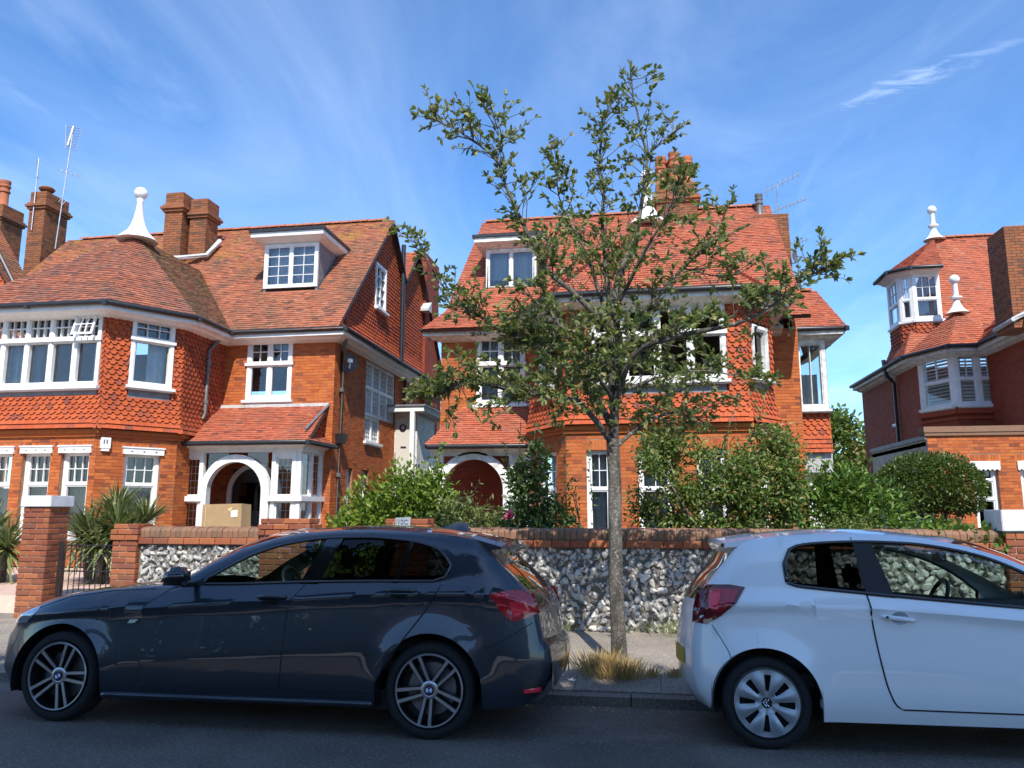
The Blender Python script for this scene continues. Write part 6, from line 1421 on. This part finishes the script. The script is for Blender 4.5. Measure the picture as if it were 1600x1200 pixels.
# roof fin and spoiler
m = MB(); m.hexa([(-1.62, .84, 1.425), (-1.36, .83, 1.405), (-1.36, .91, 1.405), (-1.62, .90, 1.425), (-1.46, .862, 1.475), (-1.38, .86, 1.47), (-1.38, .88, 1.47), (-1.46, .878, 1.475)]); m.build('roof_fin', 'paint_grey', bm_)
m = MB(); rows = []
for k in range(13):
    t_ = -1 + 2 * k / 12; w_ = .60; y_ = .87 + t_ * w_; c_ = 1 - abs(t_) ** 3
    rows.append([(-1.22 + .02 * c_, y_, 1.335 + .05 * c_), (-1.0 + .07 * c_, y_, 1.275 + .055 * c_), (-.99 + .07 * c_, y_, 1.255 + .05 * c_), (-1.14 + .03 * c_, y_, 1.25 + .04 * c_)])
for k in range(12):
    for j in range(4): m.quad(rows[k][j], rows[k][(j + 1) % 4], rows[k + 1][(j + 1) % 4], rows[k + 1][j])
m.add(rows[0], [(0, 1, 2, 3)]); m.add(rows[-1], [(3, 2, 1, 0)]); m.build('spoiler', 'paint_grey', bm_, True, 35)
# wheels, underside, cabin
for wx in (-4.26, -1.44):
    wheel(bm_, wx, .035, .315, .315, .238, .215, 'bmw', True, .35 if wx < -3 else .75); wheel(bm_, wx, 1.55, .315, .315, .238, .215, 'bmw', False)
m = MB(); m.box(-4.0, -1.75, .12, 1.62, .17, .30); m.box(-4.75, -4.0, .3, 1.44, .2, .5); m.box(-1.75, -.8, .3, 1.44, .24, .5); m.build('underbody', 'trim_black', bm_)
m = MB(); m.box(-3.5, -1.0, .14, 1.6, .42, .5); m.hexa([(-3.55, .15, .5), (-3.0, .15, .5), (-3.0, 1.59, .5), (-3.55, 1.59, .5), (-3.5, .17, .96), (-3.12, .17, .93), (-3.12, 1.57, .93), (-3.5, 1.57, .96)]); m.build('dashboard', 'seat_dark', bm_)
for y_ in (.47, 1.27): seat(bm_, -2.6, y_, .45)
for y_ in (.45, 1.28): seat(bm_, -1.75, y_, .5, .55)
steer(bm_, (-3.02, 1.27, .93), .18, R(-24))
m = MB(); m.box(-2.73, -2.68, .8, .95, 1.24, 1.3); m.build('rear_view_mirror', 'trim_black', bm_)

# ---------- white three-door hatchback, front out of the frame to the right
wc = thing('parked_car', 'white three-door hatchback with silver wheel covers parked at the right, cut by the frame', 'car', (0, 5.43, -.008), 'cars parked along the kerb', (R(-3.5), 0, 0))
ol2 = [(.52, .19), (.43, .21), (.36, .30), (.33, .42), (.33, .60), (.345, .70), (.365, .80), (.395, .92), (.44, 1.0), (.56, 1.14), (.66, 1.26), (.72, 1.315), (.83, 1.345), (1.0, 1.365), (1.25, 1.382), (1.5, 1.385), (1.72, 1.375), (1.95, 1.35), (2.2, 1.30), (2.42, 1.225), (2.62, 1.13), (2.82, 1.02), (2.95, .955), (3.12, .90), (3.35, .83), (3.5, .74), (3.58, .62), (3.62, .45), (3.6, .3), (3.5, .2)]
belt2 = interp([(.2, .92), (.45, .985), (.7, 1.0), (1.0, 1.0), (1.5, .965), (2.0, .93), (2.5, .895), (2.9, .88), (3.6, .7)])
crease2 = interp([(.2, .80), (.6, .9), (1.0, .91), (1.5, .90), (2.4, .84), (3.0, .78), (3.6, .6)])
sill2 = interp([(.2, .2), (.45, .18), (1.1, .185), (2.4, .195), (3.6, .2)])
def plan_w(x, z):
    i = .01
    if x < .95: i += .24 * ((.95 - x) / .66) ** 2.2
    if x > 2.7: i += .3 * ((x - 2.7) / .92) ** 2.2
    return i
wb2 = interp([(.9, 1.06), (.97, 1.05), (1.02, 1.03), (1.1, 1.02), (1.5, .985), (2.0, .945), (2.5, .91), (2.72, .90), (2.9, .93)])
wt2 = interp([(.9, 1.07), (.96, 1.10), (.975, 1.2), (1.0, 1.25), (1.06, 1.29), (1.2, 1.312), (1.5, 1.325), (1.8, 1.315), (2.0, 1.29), (2.24, 1.235), (2.46, 1.14), (2.6, 1.05), (2.72, .96), (2.9, .94)])
def crown_w(x, z):
    if .6 < x < 2.95 and z > .98: return .05 * min(1, (z - .98) / .3)
    return .03 if x > 2.9 and z > .6 else 0
def bulge_w(x, z):
    if x < .75: return -.07 * min(1, (.75 - x) / .2)
    if x > 3.2: return .14 * min(1, (x - 3.2) / .3)
    return .14 if 2.0 < x < 2.95 and z > .9 else 0
W1 = Car(wc, 1.6, ol2, belt2, [(.79, .285), (3.05, .285)], .345, sill2, crease2, plan_w, wb2, wt2, .40, crown_w, bulge_w, 'paint_white')
W1.build_sides((.965, 2.71))
c_ = W1.cum
W1.over(0, c_[7], 'rear_bumper', 'paint_white'); W1.over(c_[7], c_[10], 'rear_window', 'car_glass_dark', tr=(-.95, .95), off=.002); W1.over(c_[7], c_[10], 'tailgate_frame', 'paint_white', tr=(-1, -.92), nt=3); W1.over(c_[7], c_[10], 'tailgate_frame', 'paint_white', tr=(.92, 1), nt=3)
W1.over(c_[10], W1.at(2.1, 'last'), 'roof', 'paint_white', n=26); W1.over(W1.at(2.1, 'last'), W1.at(2.92, 'last'), 'windscreen', 'car_glass'); W1.over(W1.at(2.92, 'last'), c_[25], 'bonnet', 'paint_white'); W1.over(c_[25], c_[-1], 'front_bumper', 'paint_white')
for far in (False, True):
    side_glass(W1, .965, 1.5, 'quarter_glass', 'car_glass_dark' if not far else 'car_glass', 0, far); side_glass(W1, 1.5, 2.71, 'door_glass', 'car_glass', 0, far)
    W1.patch([(1.47, .975), (1.645, .96), (1.56, 1.32), (1.44, 1.33)], 'door_pillar', 'trim_black', .005, far, 4)
    fr_ = [(x, wb2(x)) for x in np.linspace(.975, 2.7, 30)] + [(x, wt2(x)) for x in np.linspace(2.7, .97, 36)]
    W1.line(fr_, .013, 'window_trim', 'gloss_black', .0, far, closed=True)
    xa = interp([(.26, 1.66), (.30, 1.58), (.36, 1.55), (.45, 1.525), (.75, 1.485), (1.0, 1.47)]); xb = lambda z: 2.66 + .0 * z
    dw = W1.grid(lambda z: xa(z) + .006, lambda z: xb(z), lambda x: .285, lambda x: belt2(x) - .004, 'door', 'paint_white', .0045, far, 28, 20)
    W1.line([(xa(z), z) for z in np.linspace(.985, .30, 26)] + [(x, .279) for x in np.linspace(1.62, 2.66, 14)], .0055, 'door_gap', 'trim_black', -.001, far)
    W1.line([(1.44, 1.355), (1.445, 1.3), (1.47, 1.0)], .004, 'door_gap', 'trim_black', 0, far)
    m = MB(); pts = [W1.p(1.535 + .205 * k, .845 - .022 * k, .006 + .03 * math.sin(k * math.pi) ** .5, far) for k in np.linspace(0, 1, 10)]; m.tube(pts, [.011, .014, .016, .016, .016, .016, .016, .015, .014, .010], 8); m.build('door_handle', 'paint_white', dw, True)
    cc = (1.65, .835); W1.patch([(cc[0] + .055 * math.cos(a), cc[1] + .042 * math.sin(a)) for a in np.linspace(0, 6.283, 15)[:-1]], 'handle_recess', 'cover_silver', .005, far, 3, dw)
    m = MB(); q = W1.p(1.565, .842, .042, far); m.lathe([(.008, -.004), (.008, .004)], q, 10, 'y'); m.build('lock', 'trim_black', dw)
    W1.patch([(.70, 1.015), (.60, 1.03), (.46, 1.025), (.385, .96), (.35, .86), (.345, .77), (.43, .76), (.53, .82), (.63, .91)], 'tail_lamp', 'lamp_dark', .008, far, 5)
    W1.patch([(.66, .995), (.56, 1.005), (.48, 1.0), (.46, .85), (.53, .845), (.61, .915)], 'tail_lamp_element', 'lamp_red', .012, far, 4); W1.patch([(.54, .985), (.47, .985), (.45, .87), (.51, .865)], 'tail_lamp_element', 'lamp_red_bright', .016, far, 3)
    W1.line([(.47, .76), (.52, .68), (.565, .60), (.58, .55)], .003, 'bumper_gap', 'trim_black', 0, far)
    for wx in (.79, 3.05):
        m = MB(); ys = (.02, .3) if not far else (1.3, 1.58); well(m, wx, .285, .344, ys, far); m.build('wheel_well', 'trim_black', wc, True, 40)
m = MB(); rows = []
for k in range(13):
    t_ = -1 + 2 * k / 12; y_ = .8 + t_ * .5; q = 1 - abs(t_) ** 3
    rows.append([(.82 - .02 * q, y_, 1.347 + .05 * q), (.60 - .06 * q, y_, 1.315 + .045 * q), (.60 - .06 * q, y_, 1.28 + .045 * q), (.74 - .03 * q, y_, 1.29 + .035 * q)])
for k in range(12):
    for j in range(4): m.quad(rows[k][j], rows[k + 1][j], rows[k + 1][(j + 1) % 4], rows[k][(j + 1) % 4])
m.add(rows[0], [(3, 2, 1, 0)]); m.add(rows[-1], [(0, 1, 2, 3)]); sp_ = m.build('spoiler', 'paint_white', wc, True, 35)
m = MB(); m.box(.575, .60, .32, .345, 1.285, 1.31); m.build('marker_lamp', 'trim_black', sp_)
m = MB(); pr_ = []
for k in range(9):
    y_ = .42 + .52 * k / 8; t_ = (y_ - .8) / (.8 - W1.inset(.33, .55)); x_ = .33 + bulge_w(.33, .55) * (1 - abs(t_) ** 2.4) - .006; pr_.append((x_, y_))
for (xa_, ya_), (xb_, yb_) in zip(pr_, pr_[1:]): prism(m, [(xa_, ya_, .47), (xb_, yb_, .47), (xb_, yb_, .58), (xa_, ya_, .58)], (-.004, 0, 0))
m.build('number_plate', 'plate_yellow', wc)
for wx in (.79, 3.05):
    wheel(wc, wx, .035, .285, .285, .214, .165, 'c', True, R(4)); wheel(wc, wx, 1.37, .285, .285, .214, .165, 'c', False)
m = MB(); m.box(1.2, 2.68, .12, 1.48, .17, .3); m.box(.45, 1.2, .3, 1.3, .22, .5); m.box(2.68, 3.5, .3, 1.3, .22, .5); m.build('underbody', 'trim_black', wc)
m = MB(); m.hexa([(2.3, .15, .45), (2.85, .15, .45), (2.85, 1.45, .45), (2.3, 1.45, .45), (2.42, .17, .9), (2.85, .17, .92), (2.85, 1.43, .92), (2.42, 1.43, .9)]); m.box(.75, 2.6, .14, 1.46, .38, .46); m.build('dashboard', 'seat_dark', wc)
def mseat(x, y, z, h):   # seats facing right
    s_ = seat(wc, 0, 0, 0, h); s_.scale = (-1, 1, 1); s_.location = (x, y, z)
for y_ in (.42, 1.18): mseat(1.85, y_, .4, .58)
for y_ in (.42, 1.18): mseat(1.15, y_, .46, .5)
steer(wc, (2.28, .42 + .76, .9), .17, R(24))
m = MB(); m.box(2.18, 2.22, .72, .9, 1.2, 1.27); m.build('rear_view_mirror', 'trim_black', wc)
# ------------------------------------------------------------------ small things on and around the houses
bx = thing('cardboard_box', 'large brown cardboard box standing in the arched porch of the left house', 'box', (-9.32, 16.55, .5))
m = MB(); m.hexa([(-.5, -.22, 0), (.46, -.2, 0), (.5, .2, 0), (-.46, .2, 0), (-.5, -.2, 1.14), (.44, -.17, 1.16), (.46, .22, 1.14), (-.46, .22, 1.13)]); b_ = m.build('carton', 'cardboard', bx)
m = MB(); m.quad((-.42, -.222, .0), (-.405, -.222, .0), (-.405, -.207, 1.13), (-.42, -.207, 1.13)); m.build('seam', 'tape', bx)
m = MB(); m.quad((.2, -.193, .85), (.36, -.189, .87), (.35, -.184, 1.02), (.19, -.188, 1.0)); m.build('paper_label', 'paper', bx)
m = MB(); m.quad((.16, -.19, .98), (.23, -.188, 1.04), (.2, -.186, 1.08), (.1, -.19, 1.04)); m.build('packing_tape', 'tape', bx)
st = MB(); st.box(-11, -7.9, 16.2, 17.4, GZ - .05, .5); st.build('porch_step', 'pink_paving', H1).matrix_parent_inverse = Matrix.Translation(-H1.location)
def yagi(name, label, base, mast, booms, loc=None):
    a = thing(name, label, 'aerial', base, 'television aerials'); m = MB(); m.tube([(0, 0, 0), mast], .022, 6); m.build('mast', 'aerial', a)
    M_ = Vector(mast)
    for (f, bo, nel, el) in booms:
        c = M_ * f; bo = Vector(bo); p0, p1 = c - bo * .35, c + bo * .65; m = MB(); m.tube([p0, p1], .014, 5); pr = bo.cross(Vector((.35, .3, .9))).normalized(); pr = (pr * .35 + Vector((0, .2, .9))).normalized()
        for i in range(nel):
            q = p0.lerp(p1, (i + .5) / nel); L = el * (1.5 if i == 0 else 1 - .03 * i) / 2; m.tube([q - pr * L, q + pr * L], .008, 4)
        m.build('boom', 'aerial', a)
    return a
a1 = yagi('roof_aerial', 'tall lattice television mast beside the big left chimney', (-19.65, 22.5, 10.4), (.25, 0, 4.5), [(.62, (.85, .1, -.3), 5, .25), (.38, (-.5, .2, .3), 4, .22)])
m = MB(); T = Vector((.25, 0, 4.5))
for i in range(9):
    z = -.1 - i * .1; m.tube([T + Vector((-.33 + i * .01, 0, z + .12)), T + Vector((.33 - i * .015, 0, z - .02))], .008, 4)
m.tube([T + Vector((-.32, 0, .1)), T + Vector((-.24, 0, -.8))], .008, 4); m.tube([T + Vector((.33, 0, -.05)), T + Vector((.2, 0, -.9))], .008, 4); m.tube([T + Vector((0, 0, 0)), T + Vector((-.12, -.05, -.75))], .05, 6); m.build('grid_reflector', 'aerial', a1)
yagi('roof_aerial', 'short pole aerial strapped to the front of the big left chimney', (-20.15, 21.95, 10.9), (.02, -.02, 2.6), [(.8, (-.15, 0, .7), 3, .2)])
yagi('roof_aerial', 'pair of rooftop aerials by the brick stack at the middle house ridge end', (4.25, 22.6, 9.9), (.05, 0, 1.15), [(1.0, (1.1, .2, .62), 7, .28), (.35, (1.35, .2, .5), 12, .2)])
yagi('roof_aerial', 'low aerial sticking out right of the brick stack of the middle house', (4.56, 22.55, 8.35), (0, 0, .95), [(.9, (.8, .1, .2), 7, .22)])
ds = thing('satellite_dish', 'small dish on the right side of the middle house stack', 'dish', (4.62, 22.3, 8.75)); m = MB(); m.lathe([(.01, .06), (.12, .04), (.2, 0), (.19, -.01), (.01, .04)], (0, 0, 0), 16, 'y'); m.build('dish', 'pipe_grey', ds, True, 50).rotation_euler = (0, 0, R(60)); m = MB(); m.tube([(0, 0, 0), (.25, -.12, -.12)], .012, 5); m.build('arm', 'pipe_grey', ds)
rl = thing('stair_railing', 'black iron railing climbing to the cream side door of the left house', 'railing', (-7.2, 22.2, .3))
for i in range(6):
    m = MB(); m.tube([(-.1 + .12 * i, .2 * i - .4, 0), (-.1 + .12 * i, .2 * i - .4, 1.3 + .26 * i)], .014, 5); m.build('baluster', 'black_iron', rl)
m = MB(); m.tube([(-.1, -.4, 1.3), (.5, .6, 2.6)], .02, 6); m.build('handrail', 'black_iron', rl)
lt_ = thing('litter', 'scrap of pale blue plastic litter at the kerb by the dry grass', 'litter', (-.62, 6.98, .045)); m = MB()
for i in range(7): a = rnd.uniform(0, 6.28); m.add([(rnd.uniform(-.05, .05), rnd.uniform(-.03, .03), rnd.uniform(0, .04)) for _ in range(3)], [(0, 1, 2)])
m.build('scrap', 'blind', lt_, kind='stuff')
# houses across the road, behind the viewer: they stand in the cars' and windows' reflections
for x0, lab in ((-21, 'brick house across the road, furthest left behind the viewer'), (-7.5, 'brick house across the road, directly behind the viewer'), (6, 'brick house across the road, furthest right behind the viewer')):
    hh = thing('brick_house', lab, 'house', (x0 + 6, -30, 0), 'red brick houses along the street'); m = MB(); m.box(-6, 6, -8, 0, 0, 6.4); w_ = m.build('wall', 'brick_red', hh)
    m = MB(); prism(m, [(-6.3, -8.3, 6.4), (-6.3, .3, 6.4), (-6.3, -4, 10.4)], (12.6, 0, 0)); m.build('roof', 'roof_old', hh)
    for z in (1.0, 3.9):
        for u in (-4, -.6, 2.8):
            m = MB(); m.box(u - .8, u + .8, .003, .05, z, z + 1.6); q = m.build('window', 'white_paint', hh); m = MB(); m.box(u - .68, u + .68, .051, .06, z + .12, z + 1.48); m.build('pane', 'gloss_black', q)
    m = MB(); m.box(3.9, 4.9, .003, .06, 0, 2.1); m.build('door', 'door_dark', hh)

ll = thing('leaf_litter', 'scattered dry leaves and grit lying in the gutter between the cars', 'leaf litter', (-.2, 6.6, -.06)); n = 260
P = np.stack([nr.uniform(-5, 3.5, n), 6.62 - np.abs(nr.normal(size=n)) * .12, np.full(n, -.065)], 1); P[:, 2] = -.075 + (6.68 - P[:, 1]) * .1 + .006
leaves('fallen_leaves', 'grass_dry', P, np.stack([nr.normal(size=n), nr.normal(size=n), nr.normal(size=n) * .15], 1), nr.uniform(.015, .045, n), nr.uniform(.01, .025, n), ll, kind='stuff'); rooted(ll)

shrub('reflection_hedge', 'unseen dark hedge added across the road to darken the car reflections', 'leaf_shade', [(-26 + i * 2.3, -14.5, 1.9, 1.7, .8, 2.2) for i in range(22)], 36000, .4, .26, (0, -14.5, .09), 'hedge', 3, shell_=.6)  # out of view, added to keep low reflections in the car doors dark
